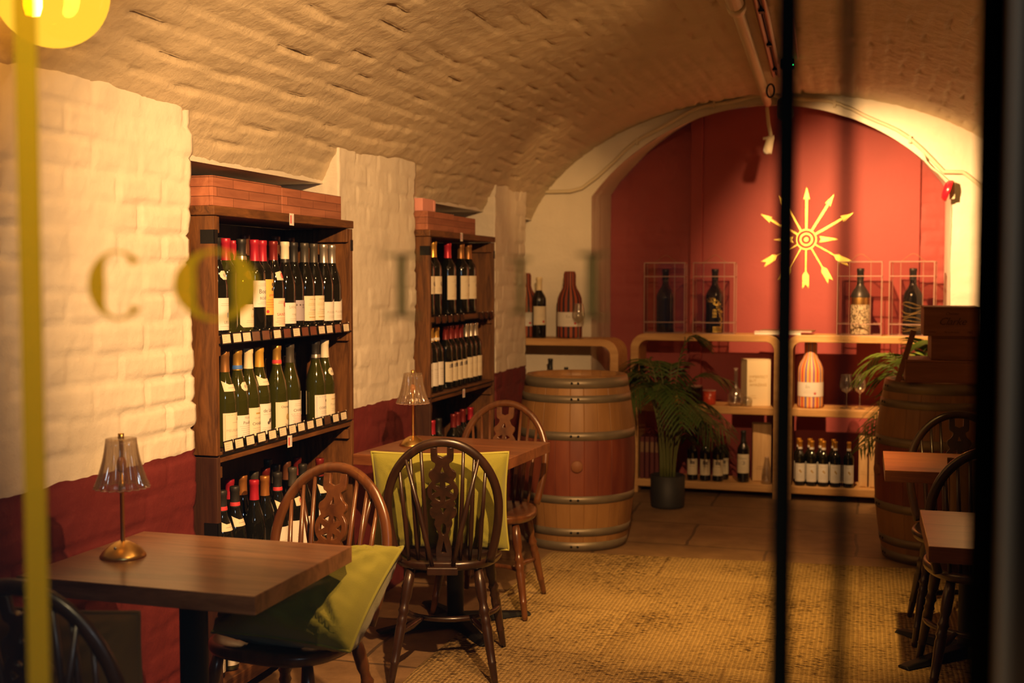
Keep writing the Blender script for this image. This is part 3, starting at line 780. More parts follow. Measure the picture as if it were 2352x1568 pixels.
back1 = [(3.60, 'brown', 1.06), (3.70, 'black', 1.03), (3.80, 'red', 1.0), (3.885, 'brown', 1.07), (3.965, 'dark red', 0.98), (4.12, 'brown', 1.08), (4.24, 'brown', 1.08)]
for k, (y, cp, s) in enumerate(back1):
    bottle((-2.195, y, Z1), R(86), 'bordeaux', cp, None, f'{cp} capped bottle behind the front row, {ORD[k]} along the {NR} upper shelf', None, 'plainpink', None, None, s, 'bottles on the near rack upper shelf')
# middle shelf
Z2 = 0.878
row = [
    (3.543, 'bronze', 'meursault', 'shield', m_glassolive, None, 'bronze capped bottle, large cream label and pale neck band'),
    (3.627, 'gold', 'script', 'oval', m_glassolive, 'blue', 'gold and blue capped bottle, white script label'),
    (3.704, 'cream', 'cha', None, m_glassolive, None, 'cream capped bottle with a cream label'),
    (3.782, 'yellow', 'gothic', 'shield', m_glassolive, None, 'yellow capped bottle, white label with black gothic writing'),
    (3.914, 'gold', 'chp', None, m_glassolive, 'red', 'gold capped bottle with a red ring, cream label'),
    (4.018, 'grey', 'chab', None, m_glassolive, None, 'grey capped bottle, white label with red print'),
    (4.236, 'black', 'border', None, m_glassolive, 'silver', 'black capped bottle, white label with thin border'),
    (4.318, 'white', 'pouilly', 'oval', m_glassolive, None, 'white capped bottle, cream label, by the end panel'),
]
for (y, cp, lb, nk, gl, rg, d) in row:
    bottle((-2.085, y, Z2), R(86), 'burgundy', cp, None, f'{d}, on {NR} middle shelf', rg, lb, nk, gl, group='bottles on the near rack middle shelf')
for k, (y, x, s, cp) in enumerate([(3.66, -2.19, .9, 'black'), (3.99, -2.185, .84, None), (4.155, -2.19, .84, None), (4.25, -2.195, .86, 'black')]):
    bottle((x, y, Z2), R(86), 'burgundy', cp, None, f'dark short bottle behind the front row, {ORD[k]} along the {NR} middle shelf', None, 'plainpink', None, m_glassdark, s, 'bottles on the near rack middle shelf')
# lower shelf
Z3 = 0.405
row = [
    (3.515, -2.085, 'black', 'bigwhite', 'shield', 'red', 'black cap with red ring'), (3.600, -2.085, 'black', 'bigwhite', 'shield', 'red', 'black cap with red ring, second in line'),
    (3.735, -2.085, 'red', None, None, None, 'bright red cap'), (3.822, -2.090, 'copper', None, None, None, 'copper cap'),
    (3.910, -2.085, 'black', 'bigwhite', 'shield', 'red', 'black cap with red ring beside a copper cap'), (4.030, -2.085, 'grey', 'bigwhite', 'reddot', None, 'grey cap'),
    (4.115, -2.085, 'black', 'bigwhite', None, None, 'plain black cap'), (4.265, -2.085, 'dark red', 'bigwhite', 'shield', None, 'dark red cap in front of the bare end panel'),
    (3.725, -2.178, 'red', None, None, None, 'red cap half hidden'), (3.812, -2.175, 'copper', None, None, None, 'copper cap in the second line'),
    (3.897, -2.175, 'grey', None, None, None, 'slanting grey cap in the second line'), (3.985, -2.175, 'dark red', None, None, None, 'brownish red cap in the second line'),
    (4.070, -2.178, 'grey', None, None, None, 'dark grey cap in the second line'), (4.155, -2.175, 'brown', None, None, None, 'brown cap in the second line'),
    (4.180, -2.27, 'grey', None, None, None, 'grey cap at the very back'), (4.265, -2.185, 'dark red', 'bigwhite', None, None, 'dark red cap behind a black one'),
]
for (y, x, cp, lb, nk, rg, d) in row:
    bottle((x, y, Z3), R(86), 'burgundy', cp, None, f'bottle with {d}, {NR} lower shelf', rg, lb, nk, group='bottles on the near rack lower shelf')
# bottom board
for k, (y, cp, lb) in enumerate([(3.47, 'black', 'bigwhite'), (3.56, 'copper', 'bigwhite'), (3.66, 'black', 'cha'), (3.76, 'red', 'bigwhite'), (3.86, 'black', 'chp'), (3.98, 'copper', 'meursault'), (4.12, 'black', 'bigwhite')]):
    bottle((-2.09, y, 0.102), R(86), 'burgundy', cp, None, f'wine bottle low under the chair, {ORD[k]} along the {NR} bottom board', None, lb, None, m_glassolive if k % 2 else None, 0.82, 'bottles on the near rack bottom board')

# far rack
for k, (y, cp, lb) in enumerate([(5.505, 'dark red', 'face'), (5.605, 'gold', 'face'), (5.825, 'red', 'long'), (6.035, 'bronze', 'long'), (6.16, 'bronze', 'long')]):
    bottle((-2.10, y, 1.262), R(84), 'bordeaux', cp, None, f'large {cp} capped magnum, {ORD[k]} along the upper shelf of the far rack', None, lb, None, None, 1.16, 'magnums on the far rack', name='magnum_bottle')
y = 5.495
spec = [(5.475, 'gold', 'plain'), (5.554, 'gold', 'plain'), (5.633, 'gold', 'plain'), (5.775, 'dark red', 'engraved'), (5.853, 'dark red', 'engraved'), (5.931, 'dark red', 'engraved'), (6.009, 'dark red', 'engraved'), (6.105, 'silver', 'plainpink'), (6.184, 'silver', 'plainpink'), (6.263, 'silver', 'plainpink')]
for k, (y, cp, lb) in enumerate(spec):
    bottle((-2.095, y, 0.878), R(84), 'bordeaux', cp, None, f"{'gold and white' if cp == 'gold' else 'silver and gold' if cp == 'silver' else cp} capped bottle, {ORD[k]} along the middle shelf of the far rack", 'white' if cp == 'gold' else None, lb, None, None, 1.0, 'bottles on the far rack middle shelf')
for k, (y, cp, x) in enumerate([(5.50, 'red', -2.09), (5.585, 'red', -2.10), (5.68, 'black', -2.10), (5.88, 'dark red', -2.09), (5.975, 'dark red', -2.10), (6.12, 'dark red', -2.12), (6.22, 'red', -2.11)]):
    bottle((x, y, 0.405), R(84), 'bordeaux', cp, None, f'{cp} capped bottle in shadow, {ORD[k]} along the lower shelf of the far rack', None, 'plain', None, None, 1.0, 'bottles on the far rack lower shelf')

# ------------------------------------------------------------------ tables and lamps
def table(cx, cy, w, d, label, mat, rz=0):
    t = thing('bistro_table', label, 'table', (cx, cy, 0.0135), rz)
    M().box(-w / 2, w / 2, -d / 2, d / 2, .6935, .7365).build('tabletop', mat, t, bevel=.002)
    M().box(-.12, .12, -.12, .12, .6855, .6935).build('mounting_plate', m_black, t)
    M().lathe([(.035, .03), (.038, .035), (.035, .06), (.035, .676), (.06, .6855), (0, .6855)], 20).build('column', m_black, t)
    for a in range(4):
        q = a * PI / 2 + PI / 4
        mb = M(); c, s = math.cos(q), math.sin(q); vs = []
        for rr, hw, z0, z1 in ((0.0, .04, .001, .045), (.12, .036, .001, .035), (.30, .03, .0, .016), (.34, .03, .0, .010)):
            for sx, z in ((-hw, z0), (hw, z0), (hw * .6, z1), (-hw * .6, z1)): vs.append((rr * c - sx * s, rr * s + sx * c, z))
        fs = [(0, 1, 2, 3), (12, 15, 14, 13)]
        for i in range(3):
            for k in range(4): fs.append((4 * i + k, 4 * i + 4 + k, 4 * i + 4 + (k + 1) % 4, 4 * i + (k + 1) % 4))
        mb.add(vs, fs).build('foot', m_black, t, bevel=.004)
    return t
table(-1.595, 2.547, 0.63, 0.515, 'dark walnut bistro table by the brick wall, near the window', m_table)
table(-1.620, 4.575, 0.63, 0.60, 'chestnut bistro table with lamp, between the dark chair and far rack', m_table2, R(-4))
table(0.395, 4.745, 0.63, 0.50, 'shadowed bistro table with hoop chairs, in front of the box laden barrel', m_table2)
table(0.485, 3.49, 0.63, 0.51, 'shadowed bistro table close to the window post, across the aisle', m_table2)

def lamp(loc, label, s=1.0):
    t = thing('table_lamp', label, 'table lamp', loc); t.scale = (s, s, s)
    M().lathe([(0, 0), (.056, 0), (.057, .003), (.053, .009), (.045, .019), (.033, .029), (.018, .037), (.009, .040), (0, .040)], 40).build('base', m_brass, t)
    M().lathe([(.0055, .036), (.0055, .165), (.0085, .167), (.0085, .19), (.005, .192), (.005, .293), (.0075, .294), (.0075, .312), (0, .313)], 20).build('stem', m_brass, t)
    M().tube([(.002, -.030, .024), (.002, -.036, .030)], .0035, 8).build('switch', C['silver'], t)
    def flute(a, z): return 1 + 0.075 * math.cos(18 * a) * (0.35 + (0.300 - z) / 0.13)
    prof = [(.0625, .176), (.062, .182), (.058, .192), (.054, .205), (.049, .225), (.0445, .245), (.041, .265), (.0385, .285), (.037, .300), (.020, .3015), (.008, .302)]
    sh = M().lathe(prof, 144, 0, None, True, flute).build('lamp_shade', m_lampglass, t)
    so = sh.modifiers.new('thickness', 'SOLIDIFY'); so.thickness = .002
    M().tube([(.0632 * (1 + 0.075 * math.cos(18 * 2 * PI * i / 144) * 1.28) * math.cos(2 * PI * i / 144), .0632 * (1 + 0.075 * math.cos(18 * 2 * PI * i / 144) * 1.28) * math.sin(2 * PI * i / 144), .1755) for i in range(144)], .0013, 6, closed=True).build('shade_rim', m_acredge, t)
    M().lathe([(.006, .215), (.011, .218), (.012, .24), (.007, .252), (0, .253)], 16).build('bulb', pm('amber bulb', (.7, .3, .08), .2), t)
    return t
lamp((-1.786, 2.532, .75), 'brass table lamp with fluted glass shade on the walnut table')
lamp((-1.812, 4.590, .75), 'brass table lamp with fluted glass shade on the chestnut table', 1.02)

# ------------------------------------------------------------------ chairs
def curve2d(polys, extr, bev=0.0):
    c = bpy.data.curves.new('splat', 'CURVE'); c.dimensions = '2D'; c.fill_mode = 'BOTH'; c.extrude = extr; c.bevel_depth = bev; c.bevel_resolution = 1
    for p in polys:
        s = c.splines.new('POLY'); s.points.add(len(p) - 1); s.use_cyclic_u = True
        for k, (x, y) in enumerate(p): s.points[k].co = (x, y, 0, 1)
    o = bpy.data.objects.new('splat', c); COL.objects.link(o)
    dg = bpy.context.evaluated_depsgraph_get(); dg.update()
    me = bpy.data.meshes.new_from_object(o.evaluated_get(dg))
    bpy.data.objects.remove(o); bpy.data.curves.remove(c)
    return me

def smooth_poly(half, n=4):
    out = []
    for i in range(len(half) - 1):
        p0 = half[max(i - 1, 0)]; p1 = half[i]; p2 = half[i + 1]; p3 = half[min(i + 2, len(half) - 1)]
        for k in range(n):
            t = k / n
            q = []
            for a in (0, 1):
                q.append(0.5 * (2 * p1[a] + (p2[a] - p0[a]) * t + (2 * p0[a] - 5 * p1[a] + 4 * p2[a] - p3[a]) * t * t + (3 * p1[a] - p0[a] - 3 * p2[a] + p3[a]) * t ** 3))
            out.append(tuple(q))
    out.append(half[-1]); return out

def splat_mesh():
    # half outline (x, z up from the seat), metres, from the seat to the hoop
    h = [(.026, .0), (.027, .045), (.022, .075), (.016, .105), (.022, .13), (.031, .155), (.028, .175), (.040, .185), (.047, .20), (.044, .218), (.036, .224), (.044, .236)]
    wheel = [(.054 * math.cos(R(a)), .288 + .054 * math.sin(R(a))) for a in range(-48, 56, 8)]
    u = [(.040, .338), (.047, .350), (.045, .365), (.034, .374), (.025, .388), (.024, .402), (.036, .412), (.039, .430), (.039, .462)]
    half = smooth_poly(h) + wheel + smooth_poly(u)
    top = [(.019, .462), (.018, .430), (.0, .422)]
    right = half + top
    outer = right + [(-x, z) for x, z in reversed(right[:-1])]
    holes = []
    for k in range(6):
        a0 = R(60 * k + 30 + 15); a1 = R(60 * k + 30 + 45)
        p = [(.018 * math.cos((a0 + a1) / 2), .288 + .018 * math.sin((a0 + a1) / 2))]
        for j in range(7):
            a = a0 - R(5) + (a1 - a0 + R(10)) * j / 6; p.append((.040 * math.cos(a), .288 + .040 * math.sin(a)))
        holes.append(p)
    holes.append([(-.009, .362), (.009, .362), (.0, .392)])
    holes.append([(-.013, .222), (.013, .222), (.005, .205), (.0, .195), (-.005, .205)])
    holes.append([(.011 * math.sin(2 * PI * j / 14), .135 + .026 * math.cos(2 * PI * j / 14)) for j in range(14)])
    holes.append([(-.0, .10), (.006, .06), (.012, .035), (-.012, .035), (-.006, .06)])
    K = .93
    return curve2d([[(x, z * K) for x, z in p] for p in [outer] + holes], .0055, .0015)
SPLAT = splat_mesh()
TURN = [(.011, 0), (.0125, .02), (.0145, .07), (.017, .075), (.0145, .08), (.016, .12), (.019, .20), (.0165, .215), (.020, .225), (.0165, .235), (.0165, .25), (.021, .26), (.0165, .272), (.0145, .29), (.019, .31), (.020, .36), (.015, .42)]
def turned(p0, p1, prof=TURN):
    p0 = Vector(p0); p1 = Vector(p1); L = (p1 - p0).length; k = L / prof[-1][1]
    mt = Matrix.Translation(p0) @ (p1 - p0).to_track_quat('Z', 'Y').to_matrix().to_4x4()
    return M().lathe([(0, 0)] + [(r, z * k) for r, z in prof] + [(0, L)], 14, 0, mt)

_chair = {}
def chair(loc, rz, label, mat, brace=True):
    t = thing('windsor_chair', label, 'chair', (loc[0], loc[1], 0.014), rz)
    key = (mat.name, brace)
    if key not in _chair:
        P = []
        # saddle seat with bobtail
        n = 48; out = []
        for i in range(n):
            a = 2 * PI * i / n
            x = .205 * math.copysign(abs(math.cos(a)) ** .62, math.cos(a)); y = .205 * math.copysign(abs(math.sin(a)) ** .72, math.sin(a))
            if y > 0: x *= 1 - .16 * (y / .205)
            out.append((x, y))
        mb = M(); rings = [(.80, .392), (.97, .398), (1.0, .410), (1.0, .420), (.985, .428), (.93, .430), (.75, .425), (.45, .419), (0.02, .418)]
        vs = []; fs = []
        for k, z in rings:
            for x, y in out: vs.append((x * k, y * k, z + (.006 * (1 - abs(x) / .2) if (z > .415 and y < -.1) else 0)))
        for r_ in range(len(rings) - 1):
            for i in range(n): fs.append((r_ * n + i, r_ * n + (i + 1) % n, (r_ + 1) * n + (i + 1) % n, (r_ + 1) * n + i))
        fs.append(tuple(range(n - 1, -1, -1))); fs.append(tuple((len(rings) - 1) * n + i for i in range(n)))
        mb.add(vs, fs, 0, True)
        P.append(('seat', mb.mesh('seat', mat), None, None, 0))
        if brace:
            P.append(('bobtail', M().prism([(-.045, .19), (.045, .19), (.055, .262), (-.055, .262)], .396, .424, 0, None, 'xy').mesh('bobtail', mat), None, None, .004))
        lean = lambda z: .165 + (z - .425) * .20
        def hoop(s):  # s in 0..1
            a = PI * s; x = -.197 * math.cos(a)
            z = .63 + .236 * math.sin(a)
            return x, z
        pts = []
        for k in range(9):
            z = .425 + (.63 - .425) * k / 9; q = k / 9
            pts.append((-.165 - .032 * math.sin(q * PI / 2), lean(z), z))
        for k in range(33):
            x, z = hoop(k / 32); pts.append((x, lean(z), z))
        pts += [(-p[0], p[1], p[2]) for p in reversed(pts[:9])]
        P.append(('back_hoop', M().tube(pts, .0165, 10, 0, None, False, .72, (0, 1, -.2)).mesh('back_hoop', mat), None, None, 0))
        def on_hoop(x):
            c = max(-1, min(1, -x / .197)); return .63 + .236 * math.sin(math.acos(c))
        for sgn in (-1, 1):
            for xb, xt in ((.058, .075), (.092, .113), (.126, .152)):
                zt = on_hoop(xt) - .006
                mid = (sgn * (xb + xt) / 2, lean((.425 + zt) / 2), (.425 + zt) / 2)
                P.append(('spindle', M().tube([(sgn * xb, lean(.425), .422), (sgn * (xb * .8 + xt * .2), lean(.5), .5), (sgn * (xb * .65 + xt * .35), lean(.58), .58), mid, (sgn * xt, lean(zt), zt)], [.006, .0085, .0095, .008, .0055], 8).mesh('spindle', mat), None, None, 0))
            if brace:
                zt = on_hoop(.128) - .004
                P.append(('brace', M().tube([(sgn * .036, .240, .420), (sgn * .06, .247, .53), (sgn * .085, lean(.63) + .026, .63), (sgn * .128, lean(zt) + .006, zt)], [.007, .0095, .009, .006], 8).mesh('brace', mat), None, None, 0))
        P.append(('back_splat', SPLAT, (0, lean(.425), .425), (R(90 - 11.3), 0, 0), 0))
        for sx in (-1, 1):
            P.append(('leg', turned((sx * .205, -.20, 0), (sx * .145, -.135, .40)).mesh('leg', mat), None, None, 0))
            P.append(('leg', turned((sx * .185, .235, 0), (sx * .120, .145, .40)).mesh('leg', mat), None, None, 0))
        st = [(.007, 0), (.010, .05), (.014, .12), (.010, .19), (.007, .24)]
        # curved front stretcher between the front legs and two spurs to the rear legs
        arc = [(.186 * math.cos(a), -.17 + .19 * math.sin(a), .17) for a in [PI * k / 16 for k in range(17)]]
        P.append(('stretcher', M().tube(arc, .011, 8).mesh('stretcher', mat), None, None, 0))
        for sx in (-1, 1):
            P.append(('stretcher', turned((sx * .09, -.005, .17), (sx * .158, .197, .17), st).mesh('stretcher', mat), None, None, 0))
        _chair[key] = P
    for nme, me, lc, rt, bv in _chair[key]:
        o = put(nme, me, t, lc, rt, bv)
        if nme == 'back_splat' and not me.materials: me.materials.append(mat)
        elif nme == 'back_splat' and me.materials[0] != mat:
            me2 = me.copy(); me2.materials[0] = mat; o.data = me2
    return t
chair((-1.478, 4.085), R(196), 'very dark wheel-back Windsor chair with back to the window', m_chair)
chair((-1.555, 2.985), R(-7), 'brown wheel-back Windsor chair behind the walnut table, facing the window', m_chairb)
chair((-1.562, 4.885), R(2), 'brown wheel-back Windsor chair between the chestnut table and barrel', m_chairb, False)
chair((-1.500, 2.050), R(180), 'shadowed Windsor chair close to the window, pushed up to the walnut table', m_chair)
chair((0.400, 5.000), R(3), 'dim hoop-back Windsor chair between the shadowed table and boxed barrel', m_chair, False)
chair((0.420, 4.420), R(180), 'dim hoop-back Windsor chair between the two shadowed tables across the aisle', m_chair, False)

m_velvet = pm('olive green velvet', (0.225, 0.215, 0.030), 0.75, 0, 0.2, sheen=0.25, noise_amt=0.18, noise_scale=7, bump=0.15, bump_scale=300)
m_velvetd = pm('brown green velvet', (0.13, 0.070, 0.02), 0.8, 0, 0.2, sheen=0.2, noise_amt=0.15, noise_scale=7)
m_piping = pm('olive piping', (0.33, 0.31, 0.05), 0.7)
def cushion(label, mt, w, h, th, mat, pmat, wr=1.0, seed=0.0, warp=None):
    t = thing('velvet_cushion', label, 'cushion'); t.matrix_world = mt
    n = 44; vs = []; fs = []
    def pt(u, v, sd):
        e = max(0, (1 - abs(u) ** 3.2)) * max(0, (1 - abs(v) ** 3.2))
        pin = 1 - .055 * (1 - abs(u) ** 2) if False else 1
        x = u * w / 2 * (1 - .06 * (1 - u * u) * 0 - .05 * (1 - v * v) * abs(u) ** 3); y = v * h / 2 * (1 - .05 * (1 - u * u) * abs(v) ** 3)
        z = th / 2 * e ** .5
        rad = math.hypot(abs(u) - 1, abs(v) - 1)
        ang = math.atan2(1 - abs(v), 1 - abs(u))
        wrk = math.sin(ang * 17 + seed) * max(0, 1 - rad / .95) * .012 * min(1, rad * 3)
        big = noise.noise(Vector((u * 1.6 + seed, v * 1.6, sd))) * .010 + noise.noise(Vector((u * 4 + v * 2 + seed, v * 5, sd + 4))) * .006
        z += (wrk + big) * wr * e ** .5
        dz = 0
        if warp:
            a, b = (u + 1) / 2, (v + 1) / 2
            for (wx, wy, wz), f in zip(warp, ((1 - a) * (1 - b), a * (1 - b), a * b, (1 - a) * b)): x += wx * f; y += wy * f; dz += wz * f
        return (x, y, sd * z + dz)
    for sd in (1, -1):
        for j in range(n + 1):
            for i in range(n + 1): vs.append(pt(-1 + 2 * i / n, -1 + 2 * j / n, sd))
    w_ = n + 1; off = w_ * w_
    for j in range(n):
        for i in range(n):
            a = j * w_ + i
            fs.append((a, a + 1, a + w_ + 1, a + w_)); fs.append((off + a, off + a + w_, off + a + w_ + 1, off + a + 1))
    M().add(vs, fs, 0, True).build('cover', mat, t)
    ed = [pt(-1 + 2 * i / n, -1, 1) for i in range(n)] + [pt(1, -1 + 2 * i / n, 1) for i in range(n)] + [pt(1 - 2 * i / n, 1, 1) for i in range(n)] + [pt(-1, 1 - 2 * i / n, 1) for i in range(n)]
    M().tube(ed, .0045, 8, closed=True).build('piping', pmat, t)
    return t
def frame(o, xd, yd):
    x = Vector(xd).normalized(); z = x.cross(Vector(yd)).normalized(); y = z.cross(x)
    m = Matrix((x, y, z)).transposed().to_4x4(); m.translation = Vector(o); return m
cushion('olive velvet cushion slumped on the chair behind the walnut table', frame((-1.475, 2.905, .598), (1, -.14, 0), (.0, .25, .235)), .47, .40, .23, m_velvet, m_velvet, 2.4, 1.0, ((.02, .03, 0), (0, .03, .01), (.015, -.035, .0), (.04, -.19, -.02)))
f_ = Vector((math.sin(R(196)), -math.cos(R(196)), 0)); s_ = Vector((math.cos(R(196)), math.sin(R(196)), 0))
c_ = Vector((-1.478, 4.085, 0)) + f_ * -.045 + Vector((0, 0, .632)) + s_ * .02
cushion('olive velvet piped cushion upright behind the spindles of the very dark chair', frame(c_, -s_, Vector((0, 0, 1)) - f_ * .20), .50, .385, .10, m_velvet, m_piping, .5, 3.0)
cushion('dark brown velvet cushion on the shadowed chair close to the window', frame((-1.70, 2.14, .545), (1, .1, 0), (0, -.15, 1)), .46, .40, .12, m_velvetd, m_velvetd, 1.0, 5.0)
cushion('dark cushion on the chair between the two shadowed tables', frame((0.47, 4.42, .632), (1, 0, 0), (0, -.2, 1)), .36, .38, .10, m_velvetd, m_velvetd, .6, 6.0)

# ------------------------------------------------------------------ barrels
def stave_mat():
    m = bpy.data.materials.new('barrel staves'); m.use_nodes = True
    nt = m.node_tree; b = nt.nodes['Principled BSDF']; b.inputs['Roughness'].default_value = 0.5
    tc = nt.nodes.new('ShaderNodeTexCoord'); sx = nt.nodes.new('ShaderNodeSeparateXYZ'); nt.links.new(tc.outputs['Object'], sx.inputs[0])
    at = nt.nodes.new('ShaderNodeMath'); at.operation = 'ARCTAN2'; nt.links.new(sx.outputs[1], at.inputs[0]); nt.links.new(sx.outputs[0], at.inputs[1])
    mu = nt.nodes.new('ShaderNodeMath'); mu.operation = 'MULTIPLY'; mu.inputs[1].default_value = 26 / (2 * PI); nt.links.new(at.outputs[0], mu.inputs[0])
    fl = nt.nodes.new('ShaderNodeMath'); fl.operation = 'FLOOR'; nt.links.new(mu.outputs[0], fl.inputs[0])
    fr = nt.nodes.new('ShaderNodeMath'); fr.operation = 'FRACT'; nt.links.new(mu.outputs[0], fr.inputs[0])
    wn = nt.nodes.new('ShaderNodeTexWhiteNoise'); wn.noise_dimensions = '1D'; nt.links.new(fl.outputs[0], wn.inputs['W'])
    mp = nt.nodes.new('ShaderNodeMapping'); mp.inputs['Scale'].default_value = (12, 12, 1.6); nt.links.new(tc.outputs['Object'], mp.inputs['Vector'])
    n = nt.nodes.new('ShaderNodeTexNoise'); n.inputs['Scale'].default_value = 1.3; n.inputs['Detail'].default_value = 7; nt.links.new(mp.outputs[0], n.inputs['Vector'])
    ad = nt.nodes.new('ShaderNodeMath'); ad.operation = 'MULTIPLY_ADD'; ad.inputs[1].default_value = 0.35; nt.links.new(wn.outputs['Value'], ad.inputs[0]); nt.links.new(n.outputs['Fac'], ad.inputs[2])
    oak = ramp(nt, [(0.35, (0.19, 0.088, 0.026)), (0.95, (0.33, 0.170, 0.055))], ad.outputs[0])
    red = ramp(nt, [(0.40, (0.085, 0.012, 0.009)), (0.95, (0.24, 0.062, 0.024))], ad.outputs[0])
    ab = nt.nodes.new('ShaderNodeMath'); ab.operation = 'COMPARE'; ab.inputs[1].default_value = 0.455; ab.inputs[2].default_value = 0.155; nt.links.new(sx.outputs[2], ab.inputs[0])
    mx = nt.nodes.new('ShaderNodeMix'); mx.data_type = 'RGBA'; nt.links.new(ab.outputs[0], mx.inputs['Factor']); nt.links.new(oak, mx.inputs['A']); nt.links.new(red, mx.inputs['B'])
    nt.links.new(mx.outputs['Result'], b.inputs['Base Color'])
    pk = nt.nodes.new('ShaderNodeMath'); pk.operation = 'PINGPONG'; pk.inputs[1].default_value = 0.5; nt.links.new(fr.outputs[0], pk.inputs[0])
    mr = nt.nodes.new('ShaderNodeMapRange'); mr.inputs['From Max'].default_value = 0.04; nt.links.new(pk.outputs[0], mr.inputs['Value'])
    bp = nt.nodes.new('ShaderNodeBump'); bp.inputs['Strength'].default_value = 0.6; bp.inputs['Distance'].default_value = 0.004
    nt.links.new(mr.outputs[0], bp.inputs['Height']); nt.links.new(bp.outputs['Normal'], b.inputs['Normal'])
    return m
m_stave = stave_mat()
m_hoop = pm('weathered hoop steel', (0.20, 0.165, 0.115), 0.45, 0.45, noise_amt=0.3, noise_scale=14)
def barrel(cx, cy, label, rz):
    t = thing('wine_barrel', label, 'barrel', (cx, cy, 0.0), rz)
    H = .93; rb, re = .325, .275
    def rr(z): return rb - (rb - re) * ((z - H / 2) / (H / 2)) ** 2
    prof = [(re - .03, 0.0)] + [(rr(H * k / 30), H * k / 30) for k in range(31)] + [(re - .028, H), (re - .028, H - .035)]
    M().lathe(prof, 64).build('staves', m_stave, t)
    M().lathe([(0, H - .032), (re - .026, H - .032)], 48, smooth=False).build('barrel_head', m_oak, t)
    for z0, z1 in ((.003, .052), (.085, .128), (.262, .305), (.60, .645), (.795, .835), (.872, .925)):
        mb = M().lathe([(rr(z0) + .0005, z0), (rr(z0) + .0025, z0), (rr(z1) + .0025, z1), (rr(z1) + .0005, z1)], 64)
        zm = (z0 + z1) / 2; r0 = rr(zm) + .002
        for a in (-.10, .02):
            mt = Matrix.Rotation(a - PI / 2, 4, 'Z') @ Matrix.Translation((r0, 0, zm)) @ Matrix.Rotation(PI / 2, 4, 'Y')
            mb.lathe([(.007, 0), (.006, .003), (0, .004)], 10, 1, mt)
        mb.build('hoop', [m_hoop, m_black], t)
    mt = Matrix.Rotation(-PI / 2, 4, 'Z') @ Matrix.Translation((rr(.47), 0, .465)) @ Matrix.Rotation(PI / 2, 4, 'Y')
    M().lathe([(.032, -.01), (.032, .010), (.029, .014), (0, .014)], 24, 0, mt).build('bung', m_casewood, t)
barrel(-1.515, 6.29, 'oak wine barrel with red stained middle, beside the far chestnut table', R(14))
barrel(0.385, 6.46, 'oak wine barrel across the aisle, stacked with brown wine boxes', R(-70))
m_print = pm('burnt print', (0.05, 0.018, 0.008), 0.7)
def case(x0, x1, y0, y1, z0, z1, label, txt=False, rz=0):
    cx, cy = (x0 + x1) / 2, (y0 + y1) / 2; w, d, h = (x1 - x0) / 2, (y1 - y0) / 2, z1 - z0
    t = thing('wine_case', label, 'wine case', (cx, cy, z0), rz)
    M().box(-w, w, -d, d, 0, h - .011).build('case_body', m_casewood, t, bevel=.002)
    M().box(-w - .001, w + .001, -d - .002, d + .001, h - .010, h).build('case_lid', m_casewood, t, bevel=.0015)
    if txt:
        mb = M()
        for body, size, x, z, sh in (('Chateau', .020, 0, .112, .3), ('Clarke', .052, 0, .072, .45), ('Mis en Bouteille', .012, 0, .020, .2), ('1982', .016, .085, .020, 0), ('LISTRAC', .010, -.090, .020, 0)):
            p, f = text_geo(body, size, sh, .92)
            mb.add([(a + x, -d - .0012, b + z) for a, b in p], f)
        mb.build('printed_lettering', m_print, t)
    return t
case(.200, .575, 6.20, 6.55, .932, 1.045, 'flat brown wine case lying on the barrel, lowest of three')
case(.322, .60, 6.22, 6.58, 1.046, 1.165, 'dark brown wine case stacked on the barrel, middle of three')
case(.283, .545, 6.19, 6.52, 1.166, 1.312, 'brown wine case printed with script lettering, topmost on the barrel', True)
tag(M().box(-.014, .014, -.004, .004, 0, .27).build('wooden_paddle', m_casewood, None, (.165, 6.235, .932), (R(-6), R(16), 0), .003), 'slim wooden stick propped against the wine cases on the barrel', 'wooden stick')

# ------------------------------------------------------------------ display shelves at the end
def rounded_u(x0, x1, top, r, bot=0.0, n=10):
    p = [(x0, bot), (x0, top - r)]
    p += [(x0 + r - r * math.cos(PI / 2 * k / n), top - r + r * math.sin(PI / 2 * k / n)) for k in range(1, n + 1)]
    p += [(x1 - r + r * math.sin(PI / 2 * k / n), top - r + r * math.cos(PI / 2 * k / n)) for k in range(0, n + 1)]
    p += [(x1, top - r), (x1, bot)]
    return p
def display(x0, x1, y0, y1, top, label, shelves=((.555, .05), (.045, .05))):
    t = thing('display_shelf', label, 'display shelf', ((x0 + x1) / 2, (y0 + y1) / 2, 0)); w = (x1 - x0) / 2; d = (y1 - y0) / 2; k = .055
    o = rounded_u(-w, w, top, .10); i = rounded_u(-w + k, w - k, top - .045, .06)
    M().ring(o, i, -d, d).build('frame', m_oak, t, bevel=.004)
    for z, h in shelves: M().box(-w + k - .002, w - k + .002, -d + .005, d - .005, z, z + h).build('shelf_board', m_oak, t, bevel=.004)
    return t
YF, YB = 7.84, 8.14
display(-1.515, -.506, YF, YB, 1.082, 'pale oak display shelf with rounded corners behind the potted palm')
display(-.502, .495, YF, YB, 1.084, 'pale oak display shelf with rounded corners below the gold arrow emblem')
display(-2.30, -1.505, 7.38, 7.68, 1.062, 'oak display shelf with rounded corner behind the barrel, white wall beyond')
ZA, ZB, ZL = 1.082, 1.084, 1.062
